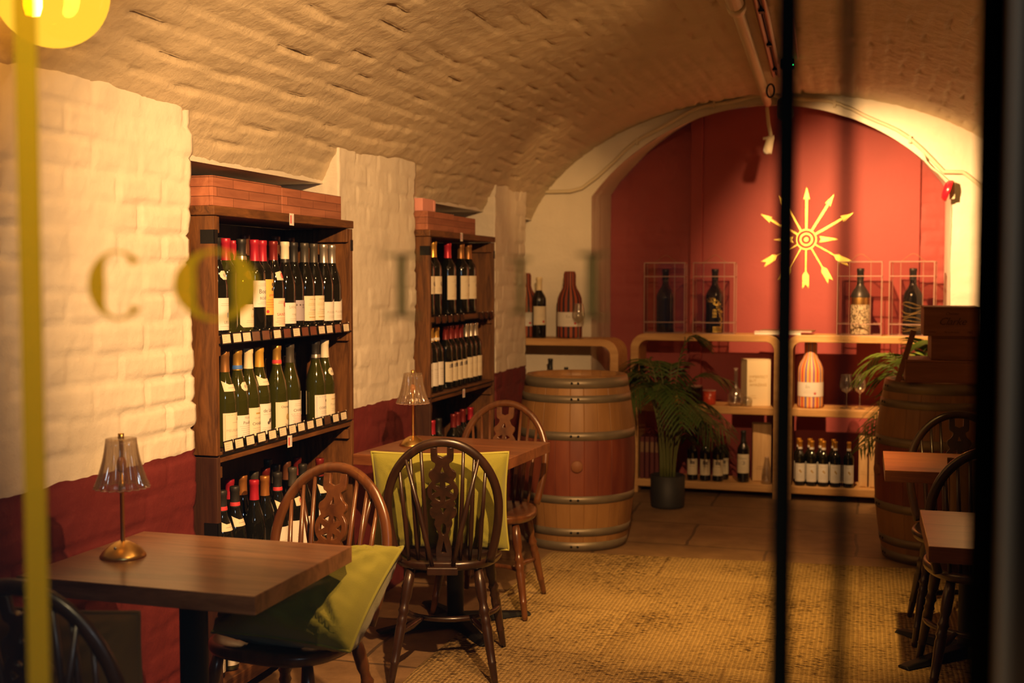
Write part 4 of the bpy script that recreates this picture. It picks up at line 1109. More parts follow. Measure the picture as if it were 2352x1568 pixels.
def acrylic(cx, z, label, rz=0.0, w=.27, d=.19, h=.478):
    t = thing('acrylic_display_case', label, 'display case', (cx, 7.985, z), rz); a, b = w / 2, d / 2; e = .003
    pn = M()
    pn.box(-a, a, -b, -b + e, e, h - e).box(-a, a, b - e, b, e, h - e).box(-a, -a + e, -b + e, b - e, e, h - e).box(a - e, a, -b + e, b - e, e, h - e).box(-a, a, -b, b, 0, e).box(-a, a, -b, b, h - e, h)
    pn.build('clear_panels', m_clear, t)
    ed = M(); q = .0028
    for x in (-a, a):
        for y in (-b, b): ed.box(x - q, x + q, y - q, y + q, 0, h)
    for z_ in (q, h - q, .075, h - .095):
        for y in (-b, b): ed.box(-a, a, y - q, y + q, z_ - q, z_ + q)
        for x in (-a, a): ed.box(x - q, x + q, -b, b, z_ - q, z_ + q)
    for x in (-.068, .068): ed.box(x - q * .8, x + q * .8, -b + .006, -b + .01, 0, h)
    ed.build('polished_edges', m_acredge, t)
    M().tube([(-.075 + .15 * k / 20, 0, h + .002 + .046 * math.sin(PI * k / 20) ** 1.6) for k in range(21)], .0035, 8, flat=.6).build('rope_handle', wood('leather strap', (.25, .10, .05), (.35, .16, .08), 'x'), t)
    return t
m_matt = pm('matt black bottle glass', (0.03, 0.027, 0.022), 0.38, 0, 0.5)
PROF['magnum'] = [(0, 0), (.058, 0), (.063, .005), (.064, .015), (.064, .235), (.062, .255), (.052, .280), (.034, .305), (.024, .325), (.0215, .345), (.021, .405), (.023, .407), (.023, .424), (.020, .427), (0, .427)]
def magnum(cx, z, label, deco, glass):
    t = thing('magnum_bottle', label, 'wine bottle', (cx, 7.985, z + .0045), R(8))
    put('glass_body', bottle_mesh('magnum', glass), t)
    M().lathe([(.0225, .355), (.0222, .405), (.0245, .408), (.0245, .426), (.022, .4295), (0, .4295)], 24).build('capsule', C['black'], t)
    if deco == 'stone':
        M().lathe([(.0648, .195), (.0648, .238), (.0645, .24)], 40).build('gold_band', m_brass, t)
        mm = bpy.data.materials.new('etched silver label'); mm.use_nodes = True; nt = mm.node_tree; b = nt.nodes['Principled BSDF']; b.inputs['Roughness'].default_value = .5
        tc = nt.nodes.new('ShaderNodeTexCoord'); n = nt.nodes.new('ShaderNodeTexNoise'); n.inputs['Scale'].default_value = 38; n.inputs['Detail'].default_value = 5; n.inputs['Distortion'].default_value = 2; nt.links.new(tc.outputs['Object'], n.inputs['Vector'])
        nt.links.new(ramp(nt, [(.42, (.16, .13, .08)), (.55, (.66, .58, .40))], n.outputs['Fac']), b.inputs['Base Color'])
        M().lathe([(.0650, .004), (.0652, .020), (.0652, .190), (.0648, .194)], 40).build('etched_sleeve', mm, t)
    if deco == 'waves':
        mb = M()
        for k, z_ in enumerate((.20, .185, .15, .13, .105, .09, .065, .045, .03)):
            mb.tube([(.0647 * math.cos(a), .0647 * math.sin(a), z_ + .012 * math.sin(2 * a + k * 1.3) * (1 if k < 5 else .5)) for a in [2 * PI * q / 48 for q in range(48)]], .0012, 5, closed=True)
        mb.build('gold_wave_lines', m_inkgold, t)
    if deco == 'castle':
        mb = M(); rr = lambda z: .064 if z < .235 else .064 - (z - .235) * .55
        def blob(s, z, a, b, n=12): bend(mb, [(s + a * math.cos(2 * PI * k / n), z + b * math.sin(2 * PI * k / n)) for k in range(n)], [tuple(range(n))], rr, 0, .0010)
        def bar(s0, s1, z0, z1): bend(mb, [(s0 + (s1 - s0) * k / 4, e) for k in range(5) for e in (z0, z1)], [(2 * k, 2 * k + 2, 2 * k + 3, 2 * k + 1) for k in range(4)], rr, 0, .0010)
        random.seed(3)
        for k in range(70):
            q = k / 70; blob(-.052 + .10 * q + random.uniform(-.016, .016), .235 - .10 * q * q + random.uniform(-.022, .03), random.uniform(.002, .007), random.uniform(.002, .005), 7)
        for k in range(26): blob(.045 + random.uniform(-.012, .006), .03 + k * .004, .004, .003, 6)
        for s0 in (-.014, .006): bar(s0, s0 + .0025, .108, .155)
        bar(-.016, .011, .106, .109); bar(-.016, .011, .130, .133); blob(-.003, .157, .012, .003)
        bar(-.004, -.001, .108, .155)
        bar(-.014, .05, .006, .010); bar(-.014, .05, .040, .044)
        for k in range(6): bar(-.012 + k * .011, -.008 + k * .011, .008, .042)
        mb.build('gold_drawing', m_gold, t)
    return t
for cx, z, l1, l2, deco, gl, rz in ((-1.302, ZA, 'clear acrylic case at the corner end of the palm side shelf', 'plain dark magnum inside the acrylic case at the corner end', None, m_glassdark, R(4)),
        (-.968, ZA, 'clear acrylic case beside the stacked books, gold drawn bottle inside', 'black magnum with gold building drawing inside an acrylic case', 'castle', m_glassdark, R(2)),
        (-.030, ZB, 'clear acrylic case under the arrow emblem, stone patterned bottle inside', 'black magnum with gold band and silver stone pattern inside an acrylic case', 'stone', m_matt, R(-2)),
        (.295, ZB, 'clear acrylic case close to the white jamb, wavy lined bottle inside', 'black magnum with thin gold wavy lines inside an acrylic case', 'waves', m_glassdark, R(-7))):
    acrylic(cx, z + .0005, l1, rz); magnum(cx, z, l2, deco, gl)

def book(cx, cy, z, w, d, h, rz, label, mat):
    t = thing('book', label, 'book', (cx, cy, z), rz)
    M().box(-w / 2 + .003, w / 2 - .003, -d / 2 + .003, d / 2 - .0005, .002, h - .002).build('page_block', m_paperw, t)
    M().box(-w / 2, w / 2, -d / 2, d / 2, 0, .002).box(-w / 2, w / 2, -d / 2, d / 2, h - .002, h).box(-w / 2, w / 2, d / 2 - .002, d / 2, .002, h - .002).build('cover', mat, t)
m_cover = pm('brown book cover', (.22, .12, .06), .5); m_coverw = pm('white book cover', (.72, .68, .60), .5)
book(-.55, 7.97, 1.0845, .30, .20, .016, R(3), 'white book lying flat over the join of the two display shelves', m_coverw)
book(-.49, 8.00, 1.1008, .34, .20, .010, R(-4), 'thin brown magazine lying on the white book', m_cover)
m_redspine = pm('dark red binder', (.10, .012, .012), .5)
for k in range(4):
    t = thing('binder', f'dark red binder standing behind the palm stems, {ORD[k]} in its row', 'binder', (-1.435 + k * .034, 7.96, .0955), 0, 'binders behind the palm')
    M().box(-.014, .014, -.10, .10, 0, .285).build('cover', m_redspine, t, bevel=.003)
    M().box(-.011, .011, -.101, -.1, .18, .25).build('spine_patch', m_cover, t)

# objects on the palm side shelf
Zm = .6055
bx = thing('gift_carton', 'cream carton printed with a slogan, behind the glass decanter', 'carton', (-.690, 7.985, Zm), R(22))
M().box(-.082, .082, -.07, .07, 0, .305).build('carton_body', pm('cream board', (.80, .66, .42), .6), bx, bevel=.002)
M().box(-.083, .083, -.071, .071, .306, .312).build('carton_lid', pm('cream board lid', (.80, .66, .42), .6), bx, bevel=.002)
mb = M()
for body, size, z in (('IMPERFECT', .026, .195), ('BUT', .026, .168), ('AMAZING', .026, .141), ('a wine for', .011, .07), ('every table', .011, .055)):
    p, f = text_geo(body, size); w0 = min(q[0] for q in p)
    mb.add([(a - w0 - .066, -.0712, b + z) for a, b in p], f)
mb.build('printed_lettering', pm('gold print', (.55, .38, .16), .5), bx)
dc = thing('wine_decanter', 'clear glass decanter with slim neck in front of the cream carton', 'decanter', (-.815, 7.90, Zm))
M().lathe([(0, .004), (.035, .004), (.040, .001), (.052, .02), (.058, .045), (.053, .075), (.035, .105), (.018, .122), (.0125, .14), (.012, .235), (.015, .248)], 32).build('glass_body', m_glass, dc)
M().lathe([(.015, .248), (.0165, .250), (.0145, .252)], 32).build('rim', m_acredge, dc)
gb = thing('glass_ball', 'clear glass ball stopper beside the decanter on the shelf', 'glass ball', (-.735, 7.875, Zm))
M().lathe([(.0, .0)] + [(.034 * math.sin(PI * k / 16), .034 - .034 * math.cos(PI * k / 16)) for k in range(1, 16)] + [(0, .068)], 24).build('sphere_body', m_glass, gb)
M().lathe([(.012, .001), (.014, .003), (.012, .006)], 16).build('foot_ring', m_acredge, gb)
cd = thing('candle_cup', 'small red patterned candle cup on the palm side shelf', 'candle', (-.995, 7.95, Zm))
m_redcup = pm('mottled red glaze', (.45, .05, .02), .3, noise_amt=.6, noise_scale=30)
M().lathe([(0, 0), (.040, 0), (.043, .004), (.043, .092), (.040, .092), (.039, .075), (0, .075)], 28).build('cup', m_redcup, cd)
M().lathe([(.0395, .0922), (.0435, .0922), (.0435, .095), (.0395, .095)], 28).build('rim', m_paperw, cd)
M().lathe([(0, .070), (.0385, .070), (.0385, .0735), (0, .0735)], 28).build('wax', m_paperw, cd)
jr = thing('glass_jar', 'smoky square glass jar half hidden by palm leaves', 'jar', (-1.098, 7.96, Zm))
M().box(-.052, .052, -.05, .05, 0, .115).build('jar_body', clear('smoky glass', (.35, .25, .15), .1, .05, (.06, .04, .02), .5), jr, bevel=.006)
M().box(-.046, .046, -.045, .045, .116, .124).build('jar_rim', m_acredge, jr)
for k, (x, s) in enumerate(((-1.40, 1.0), (-1.31, .8), (-1.22, .6))):
    t = thing('brass_bowl', ('tall', 'middling', 'small')[k] + ' ribbed brass cup glinting behind the palm leaves', 'brass cup', (x, 7.94, Zm), 0)
    M().lathe([(0, 0), (.025 * s, 0), (.035 * s, .02 * s), (.040 * s, .06 * s), (.036 * s, .10 * s), (.034 * s, .10 * s), (.036 * s, .06 * s), (0, .015 * s)], 40, 0, None, True, lambda a, z: 1 + .04 * math.cos(12 * a)).build('cup', m_gold, t)
    M().lathe([(.034 * s, .10 * s), (.038 * s, .103 * s), (.034 * s, .106 * s)], 24).build('rim', m_brass, t)
for k, x in enumerate((-1.098, -1.012, -.928)):
    bottle((x, 7.90, .0955), R(6), 'bordeaux', 'dark red', None, f'dark red capped claret bottle with engraved label, {ORD[k]} from the palm pot', None, 'estate', None, None, .93, 'claret bottles beside the palm pot')
bottle((-.900, 7.985, .0955), R(6), 'bordeaux', 'dark red', None, 'dark red capped claret bottle hidden behind the row of three', None, 'estate', None, None, .93, 'claret bottles beside the palm pot')
bottle((-.762, 7.92, .0955), R(4), 'bordeaux', 'black', None, 'single black capped claret bottle beside the pale pine case', None, 'tall', None, None, 1.05)
def pinecase(cx, cy, w, d, h, label, rz=0, txt=None):
    t = thing('pine_wine_case', label, 'wine case', (cx, cy, .0955), rz)
    M().box(-w / 2, w / 2, -d / 2, d / 2, 0, h).build('case_body', m_pine, t, bevel=.002)
    M().box(-w / 2 + .008, w / 2 - .008, -d / 2 - .004, -d / 2, .006, h - .006).build('sliding_lid', m_pine, t, bevel=.001)
    mb = M()
    for k, (body, z) in enumerate((('GRAND VIN', .10), ('DE BORDEAUX', .085))):
        p, f = text_geo(body, .012 * w / .13); mb.add([(a, -d / 2 - .0045, b + z) for a, b in p], f)
    mb.build('printed_lettering', m_cover, t)
pinecase(-.650, 8.02, .125, .12, .385, 'upright pale pine wine case on the palm side lower shelf', R(8))
pinecase(.005, 8.00, .055, .14, .335, 'narrow pale pine case beside the white labelled bottles')
pinecase(.085, 8.00, .085, .15, .335, 'pale pine case half hidden behind the boxed barrel')
cv = thing('glass_carafe', 'slim clear glass carafe at the upright of the palm side lower shelf', 'carafe', (-.604, 7.885, .0955))
M().lathe([(0, .004), (.026, .004), (.030, .001), (.036, .03), (.034, .07), (.026, .11), (.018, .15), (.015, .175)], 28).build('glass_body', m_glass, cv)
M().lathe([(.015, .175), (.0165, .177), (.0145, .179)], 24).build('rim', m_acredge, cv)
# emblem side shelf
def stripes(name, cols):
    m = bpy.data.materials.new(name); m.use_nodes = True; nt = m.node_tree; b = nt.nodes['Principled BSDF']; b.inputs['Roughness'].default_value = .7
    tc = nt.nodes.new('ShaderNodeTexCoord'); sx = nt.nodes.new('ShaderNodeSeparateXYZ'); nt.links.new(tc.outputs['Object'], sx.inputs[0])
    at = nt.nodes.new('ShaderNodeMath'); at.operation = 'ARCTAN2'; nt.links.new(sx.outputs[1], at.inputs[0]); nt.links.new(sx.outputs[0], at.inputs[1])
    mu = nt.nodes.new('ShaderNodeMath'); mu.operation = 'MULTIPLY'; mu.inputs[1].default_value = 5 / (2 * PI); nt.links.new(at.outputs[0], mu.inputs[0])
    fr = nt.nodes.new('ShaderNodeMath'); fr.operation = 'FRACT'; nt.links.new(mu.outputs[0], fr.inputs[0])
    r = nt.nodes.new('ShaderNodeValToRGB'); r.color_ramp.interpolation = 'CONSTANT'; e = r.color_ramp.elements
    while len(e) < len(cols): e.new(.5)
    for k, c in enumerate(cols): e[k].position = k / len(cols); e[k].color = (*c, 1)
    nt.links.new(fr.outputs[0], r.inputs['Fac']); nt.links.new(r.outputs['Color'], b.inputs['Base Color'])
    return m
m_strb = stripes('bright stripes', [(.75, .40, .08), (.55, .06, .05), (.70, .35, .06), (.16, .12, .30), (.78, .45, .10), (.62, .16, .10), (.80, .50, .25), (.25, .10, .25)])
m_strd = stripes('dark stripes', [(.35, .07, .02), (.03, .015, .02), (.28, .05, .02), (.02, .01, .015), (.38, .09, .03), (.04, .015, .02)])
def wrap(loc, label, mat, s=1.0, rz=0.0):
    t = thing('striped_bottle_cover', label, 'bottle cover', loc, rz); t.scale = (s, s, s)
    M().lathe([(0, 0), (.075, 0), (.082, .006), (.083, .02), (.083, .235), (.080, .265), (.066, .300), (.048, .330), (.041, .355), (.041, .425), (.034, .443), (0, .444)], 48, 0, None, True, lambda a, z: 1 + .012 * math.cos(24 * a)).build('fabric_cover', mat, t)
    W = .083 * R(175)
    put('paper_band', label_mesh('paper_band', .0842, .125, W, .095, m_paperw, [('t', 'En', .030, -.02, .018, 1), ('d', .028, -.026, .008, 2)] + lines(W, -.010, 2, .012, 1, .35)), t)
    return t
wrap((-.335, 7.955, Zm), 'rainbow striped bottle cover with a white paper band, under the emblem', m_strb, .985, R(4))
wrap((-1.862, 7.53, ZL + .0005), 'dark orange striped bottle cover on the shelf before the white wall', m_strd, .985, R(20))
wrap((-2.175, 7.56, ZL + .0005), 'dark striped bottle cover mostly hidden behind the brick pillar', m_strd, .96, R(20))
bottle((-2.055, 7.47, ZL + .0005), R(32), 'bordeaux', 'cream', None, 'cream capped dark wine bottle with a red dot label before the white wall', None, 'dotted', None, None, 1.22)
def wineglass(loc, label, s=1.0, group=None):
    t = thing('wine_glass', label, 'wine glass', loc, 0, group); t.scale = (s, s, s)
    M().lathe([(0, .002), (.034, .0005), (.034, .002), (.010, .005), (.0042, .012)], 28).build('foot', m_glass, t)
    M().lathe([(.0042, .012), (.0038, .06), (.0042, .098), (.008, .104)], 16).build('stem', m_glass, t)
    M().lathe([(.008, .104), (.026, .114), (.039, .134), (.042, .152), (.038, .182), (.030, .222)], 32).build('bowl', m_glass, t)
    M().lathe([(.030, .222), (.0306, .2225), (.030, .223)], 32).build('rim', m_acredge, t)
wineglass((-.108, 7.95, Zm), 'clear wine glass beside the rainbow striped bottle cover')
wineglass((-.022, 7.94, Zm), 'clear wine glass, farther of two from the rainbow striped cover')
wineglass((-1.775, 7.42, ZL + .0005), 'clear wine glass in front of the dark orange striped cover', 1.02)
for k, x in enumerate((-.392, -.318, -.243, -.165, -.087)):
    bottle((x, 7.895, .0955), R(3), 'bordeaux', 'orange', None, f'gold and white capped bottle, plain white label, {ORD[k]} along the emblem side lower shelf', 'white', 'vines', None, None, .91, 'white label bottles under the emblem', low=.262)
for k, x in enumerate((-.405, -.333, -.262, -.180)):
    bottle((x, 7.975, .0955), R(3), 'bordeaux', 'orange', None, f'gold capped bottle in the second line, {ORD[k]} behind the white labelled row', 'white', 'vines', None, None, .92, 'white label bottles under the emblem', low=.262)
M_l = [(-1.99, 7.52), (-1.885, 7.53)]
display_mid = .6055
for k, (x, y) in enumerate(M_l):
    bottle((x, y, display_mid), 0, 'bordeaux', 'black', None, ('tall dark bottle neck rising above the barrel head', 'short dark bottle neck just above the barrel head')[k], None, 'plain', None, None, (.97, .80)[k])

# ------------------------------------------------------------------ palms
m_leaf = pm('palm leaf', (0.045, 0.085, 0.012), 0.45, 0, 0.4, noise_amt=.35, noise_scale=12)
m_leafb = pm('bright palm leaf', (0.13, 0.22, 0.025), 0.45, 0, 0.4, noise_amt=.3, noise_scale=12)
m_stem = pm('palm stem', (0.12, 0.13, 0.03), 0.5)
def palm(loc, label, stems, mat, seed, pot=True, hstem=.35):
    random.seed(seed)
    t = thing('potted_palm', label, 'palm', loc)
    if pot:
        M().lathe([(0, 0), (.095, 0), (.104, .006), (.106, .02), (.110, .205), (.104, .208), (.100, .195), (0, .19)], 36).build('pot', pm('charcoal pot', (.022, .021, .020), .6), t)
        M().lathe([(0, .188), (.099, .188)], 24).build('soil', pm('soil', (.03, .02, .012), .9, bump=.5), t)
    for (az, reach, top, drop) in stems:
        mb = M(); c, s = math.cos(az), math.sin(az)
        r0 = random.uniform(.01, .05); n = 16; pts = []
        for k in range(n + 1):
            q = k / n
            rad = r0 + (reach - r0) * (q ** 2.0)
            z = .18 + (top - .18) * math.sin(min(1, q * 1.18) * PI / 2) - drop * max(0, q - .55) ** 1.6 * 2.4
            pts.append(Vector((rad * c, rad * s, z)))
        mb.tube(pts, [.006 * (1 - .75 * k / n) for k in range(n + 1)], 6, 1)
        for k in range(7, 2 * n + 1):
            q = k / (2 * n)
            if q < .48: continue
            i = min(int(q * n), n - 1); f = q * n - i; p = pts[i].lerp(pts[i + 1], f); d = (pts[i + 1] - pts[i]).normalized()
            side = d.cross(Vector((0, 0, 1))); side = side.normalized() if side.length > 1e-3 else Vector((1, 0, 0))
            up = side.cross(d)
            ln = .155 * math.sin(PI * min(1, (q - .40) / .62)) ** .6 + .035
            for sg in (-1, 1):
                v = (side * sg * .80 + d * .62 + up * random.uniform(-.08, .22)).normalized()
                wd = v.cross(up).normalized() * .0068
                vs = []
                for j in range(5):
                    w = j / 4; cp = p + v * ln * w + Vector((0, 0, -1)) * ln * .42 * w * w; ww = wd * (math.sin(PI * min(.98, .18 + w * .82)) ** .8)
                    vs += [cp - ww, cp + up * .002, cp + ww]
                fs = []
                for j in range(4): fs += [(3 * j, 3 * j + 1, 3 * j + 4, 3 * j + 3), (3 * j + 1, 3 * j + 2, 3 * j + 5, 3 * j + 4)]
                mb.add(vs, fs, 0, True)
        mb.build('frond', [mat, m_stem], t)
    return t
random.seed(11)
st = []
for k in range(13):
    az = 2 * PI * k * .382 + .3
    st.append((az, (.40, .30, .36, .24)[k % 4], (.72, .98, .84, .62, .90)[k % 5], (.30, .18, .4)[k % 3]))
st += [(R(20), .22, 1.10, .05), (R(200), .42, .90, .2), (R(165), .44, .86, .25), (R(10), .38, .88, .1), (R(-20), .42, .66, .25)]
palm((-1.185, 7.40, 0), 'leafy green palm in a charcoal pot before the palm side display shelf', st, m_leaf, 5)
st = [(R(185), .38, 1.00, .2), (R(200), .34, .84, .4), (R(160), .36, 1.06, .2), (R(215), .42, .72, .35), (R(240), .26, 1.04, .1), (R(270), .22, 1.12, .05), (R(30), .3, 1.1, .1), (R(300), .18, 1.10, .1), (R(120), .3, .95, .3), (R(80), .3, 1.05, .2), (R(190), .3, .62, .2), (R(175), .28, .92, .1)]
palm((.335, 7.20, 0), 'bright green potted palm rising behind the boxed barrel', st, m_leafb, 9)

# ------------------------------------------------------------------ emblem on the red wall
em = thing('arrow_emblem', 'gold emblem of radiating arrows round a ringed target on the red wall', 'emblem', (-.392, 8.335, 1.720))
def ringp(r0, r1, n=40):
    o = [(r1 * math.cos(2 * PI * k / n), r1 * math.sin(2 * PI * k / n)) for k in range(n)]; i = [(r0 * math.cos(2 * PI * k / n), r0 * math.sin(2 * PI * k / n)) for k in range(n)]
    return M().ring(o, i, -.004, 0, closed=True)
for a, b in ((.063, .070), (.034, .044)): ringp(a, b).build('target_ring', m_gold, em)
M().prism([(.014 * math.cos(2 * PI * k / 20), .014 * math.sin(2 * PI * k / 20)) for k in range(20)], -.004, 0).build('target_centre', m_gold, em)
def arrow(ang, head, tail):
    mb = M(); rot = Matrix.Rotation(R(ang), 4, 'Y')
    if head == 'up':
        mb.prism([(-.006, .07), (.006, .07), (.0075, .285), (-.0075, .285)], -.004, 0, 0, rot)
        mb.prism([(0, .355 + tail), (-.021, .272), (0, .288), ], -.005, 0, 0, rot); mb.prism([(0, .355 + tail), (0, .288), (.021, .272)], -.005, 0, 0, rot)
    elif head == 'short':
        mb.prism([(0, .215), (-.021, .088), (0, .10)], -.005, 0, 0, rot); mb.prism([(0, .215), (0, .10), (.021, .088)], -.005, 0, 0, rot)
    else:
        mb.prism([(-.0035, .07), (.0035, .07), (.0035, .24), (-.0035, .24)], -.004, 0, 0, rot)
        mb.prism([(0, .215), (-.021, .245), (-.021, .335 + tail), (0, .305)], -.005, 0, 0, rot); mb.prism([(0, .215), (0, .305), (.021, .335 + tail), (.021, .245)], -.005, 0, 0, rot)
    mb.build('arrow', m_gold, em)
for a in (-60, -31, 0, 31, 60): arrow(a, 'up', 0)
for a in (-90, 90): arrow(a, 'short', 0)
for a in (180, 150, 210, 120, 240): arrow(a, 'down', 0)

# ------------------------------------------------------------------ services on the vault and arch
m_pipe = pm('white painted pipe', (.62, .54, .38), .5); m_rail = pm('copper red rail', (.42, .16, .09), .45)
def pz(x): return zv(x) - .035
cp = thing('ceiling_pipe', 'white painted conduit pipe running along the crown of the vault', 'pipe', (0, 0, 0))
PX = lambda y: -.463 - .0317 * (y - 3.0)
pts = [(PX(y), y, zv(-.5) - .050) for y in (3.0, 4, 5, 6, 7, 7.70)]
M().tube(pts, .027, 14).build('pipe_run', m_pipe, cp)
M().tube([pts[0], (PX(4.95), 4.95, zv(-.5) - .050)], .036, 14).build('pipe_sleeve', m_pipe, cp)
M().tube([(PX(4.9), 4.90, zv(-.5) - .050), (PX(5.0), 5.0, zv(-.5) - .050)], .040, 14).build('pipe_collar', m_pipe, cp)
tr = thing('lighting_track', 'reddish lighting track fixed along the vault beside the conduit', 'lighting track', (0, 0, 0))
pr = [(-.385 - .033 * (y - 3.0), y) for y in (3.0, 6.85)]
for off, w, m_ in ((0, .012, m_rail), (.034, .012, m_rail)):
    (xa, ya), (xb, yb) = pr
    M().tube([(xa + off, ya, zv(-.45) - .025), (xb + off, yb, zv(-.45) - .025)], w, 4).build('track_rail', m_, tr)
M().tube([(pr[0][0] + .017, 3.0, zv(-.45) - .016), (pr[1][0] + .017, 6.85, zv(-.45) - .016)], .008, 4).build('track_channel', m_black, tr)
for y in (4.0, 5.15, 5.9, 6.6):
    x = -.385 - .033 * (y - 3) + .017; M().box(x - .012, x + .012, y - .02, y + .02, zv(-.45) - .04, zv(-.45) - .018).build('track_clip', m_black, tr)
thin = thing('ceiling_cable', 'thin reddish cable running along the vault beside the track', 'cable', (0, 0, 0))
M().tube([(-.31, 4.0, zv(-.31) - .008), (-.33, 5.55, zv(-.33) - .008), (-.36, 6.4, zv(-.36) - .008)], .006, 6).build('cable_run', m_rail, thin)
sd = thing('smoke_detector', 'round white slotted detector on the vault beside the pipe', 'smoke detector', (-.600, 4.62, zv(-.600) + .002))
M().lathe([(0, -.050), (.028, -.050), (.034, -.042), (.034, -.028), (.050, -.024), (.052, -.004), (.0, -.002)], 32).build('detector_body', m_pipe, sd)
sl = M()
for k in range(12):
    mt = Matrix.Rotation(2 * PI * k / 12, 4, 'Z'); sl.box(.0335, .0345, -.003, .003, -.041, -.029, 0, mt)
sl.build('vent_slots', m_black, sd)
dt = thing('alarm_beacon', 'small black sensor box with a tiny green lamp on the vault', 'sensor', (-.412, 6.46, zv(-.41) - .005))
M().box(-.032, .032, -.03, .03, -.05, 0).build('housing', m_black, dt, bevel=.006)
M().lathe([(.0, -.004), (.004, -.003), (.004, .003), (0, .004)], 10, 0, Matrix.Translation((.027, -.032, -.035))).build('green_lamp', pm('green led', (.02, .5, .1), .3, emit=((.02, 1, .2), 6)), dt)
# black spot head that lights the emblem
def head(name, lab, loc, aim, r, L, mat, stem):
    t = thing(name, lab, 'spotlight', loc)
    q = (Vector(aim) - Vector(loc)).to_track_quat('Z', 'Y').to_matrix().to_4x4()
    M().lathe([(0, -L), (r * .7, -L), (r * .8, -L * .9), (r, -.02), (r, 0), (r * .9, 0), (r * .85, -.02), (0, -.03)], 24, 0, q).build('spot_head', mat, t)
    M().tube([(0, 0, 0), (stem[0] * .5, stem[1] * .5, stem[2] * .6), stem], .008, 8, 0).build('stem', mat, t)
    return t
head('track_spotlight', 'dark cylindrical track spotlight hanging at the arch crown', (-.475, 7.30, 2.43), (-.44, 8.2, 1.7), .045, .12, pm('olive black metal', (.035, .03, .016), .5), (0.0, -.06, .17))
hs = thing('hanging_sensor', 'white jointed lamp head hanging on a stem before the red wall', 'lamp head', (-.607, 7.60, 2.505))
M().tube([(0, 0, .02), (.010, 0, -.08), (.028, 0, -.165)], [.010, .011, .013], 10).build('stem', m_paper, hs)
M().tube([(.028, 0, -.165), (.022, -.01, -.19), (.012, -.02, -.235), (.010, -.03, -.27)], [.022, .026, .030, .026], 14).build('lamp_body', m_paper, hs)
M().tube([(-.022, -.01, -.175), (.05, -.01, -.17)], [.009, .014], 8).build('knuckle', m_paper, hs)
M().lathe([(0, 0), (.020, 0), (.024, -.02), (.020, -.036), (0, -.038)], 16, 0, Matrix.Translation((.004, -.045, -.245)) @ Matrix.Rotation(R(70), 4, 'X')).build('lens', m_paperw, hs)
lp = thing('cable_loop', 'small black loop of cable on the pipe near the arch', 'cable', (0, 0, 0))
M().tube([(-.540 + .022 * math.sin(a), 7.0, 2.535 + .038 * math.cos(a)) for a in [2 * PI * k / 20 for k in range(20)]], .006, 6, closed=True).build('cable_run', m_black, lp)
# conduit that follows the niche arch
def archpt(x, off): return (x, 7.700, arch(x) + off)
cd2 = thing('arch_conduit', 'thin white conduit following the niche arch across the end wall', 'pipe', (0, 0, 0))
pts = [(-2.30, 7.695, 2.035), (-2.05, 7.695, 2.035), (-1.90, 7.695, 2.035), (-1.82, 7.695, 2.055), (-1.72, 7.695, 2.125)]
pts += [archpt(-1.60 + 2.05 * k / 30, .055 + .01 * math.sin(k)) for k in range(31)] + [(.56, 7.70, 2.10), (.66, 7.70, 2.02), (.75, 7.70, 1.93)]
M().tube(pts, .0125, 10).build('conduit_run', m_pipe, cd2)
for x in (-1.45, -.95, -.2, .25):
    M().box(x - .008, x + .008, 7.685, 7.722, arch(x) + .035, arch(x) + .078).build('conduit_clip', m_pipe, cd2)
dc2 = thing('bell_cable', 'white cable drooping from the arch to the red alarm bell', 'cable', (0, 0, 0))
M().tube([(.325, 7.695, 2.235), (.345, 7.68, 2.17), (.38, 7.68, 2.13), (.43, 7.69, 2.09), (.475, 7.70, 2.05), (.485, 7.70, 1.99)], .007, 8).build('cable_run', m_paper, dc2)
ab = thing('alarm_bell', 'round red alarm bell on the white jamb beside the niche', 'alarm bell', (.487, 7.685, 1.985))
q = Matrix.Rotation(R(-72), 4, 'Y')
M().lathe([(0, .042), (.030, .041), (.052, .035), (.063, .022), (.066, 0.008), (.066, 0), (0, 0)], 32, 0, q).build('bell_dome', pm('alarm red', (.70, .012, .03), .25, coat=.4), ab)
M().box(.0, .030, -.02, .03, -.05, .06).build('bell_base', m_pipe, ab, bevel=.004)

# ------------------------------------------------------------------ amber pendant near the wall
def amber():
    m = bpy.data.materials.new('amber glass'); m.use_nodes = True; nt = m.node_tree; nt.nodes.clear()
    out = nt.nodes.new('ShaderNodeOutputMaterial'); tr = nt.nodes.new('ShaderNodeBsdfTransparent'); tr.inputs[0].default_value = (1, .55, .10, 1)
    em_ = nt.nodes.new('ShaderNodeEmission'); em_.inputs[0].default_value = (1, .58, .04, 1); em_.inputs[1].default_value = 1.15
    mx = nt.nodes.new('ShaderNodeMixShader'); mx.inputs[0].default_value = .72
    nt.links.new(tr.outputs[0], mx.inputs[1]); nt.links.new(em_.outputs[0], mx.inputs[2])
    gl = nt.nodes.new('ShaderNodeBsdfGlossy'); gl.inputs['Roughness'].default_value = .05
    m2 = nt.nodes.new('ShaderNodeMixShader'); m2.inputs[0].default_value = .04; nt.links.new(mx.outputs[0], m2.inputs[1]); nt.links.new(gl.outputs[0], m2.inputs[2])
    nt.links.new(m2.outputs[0], out.inputs[0]); return m
pl = thing('globe_pendant', 'glowing amber glass globe pendant lamp hanging by the brick wall', 'pendant lamp', (-1.80, 2.32, 2.110))
rg_ = .128
M().lathe([(0, -rg_)] + [(rg_ * math.sin(PI * k / 24), -rg_ * math.cos(PI * k / 24)) for k in range(1, 24)] + [(.02, rg_ - .003)], 40).build('globe', amber(), pl)
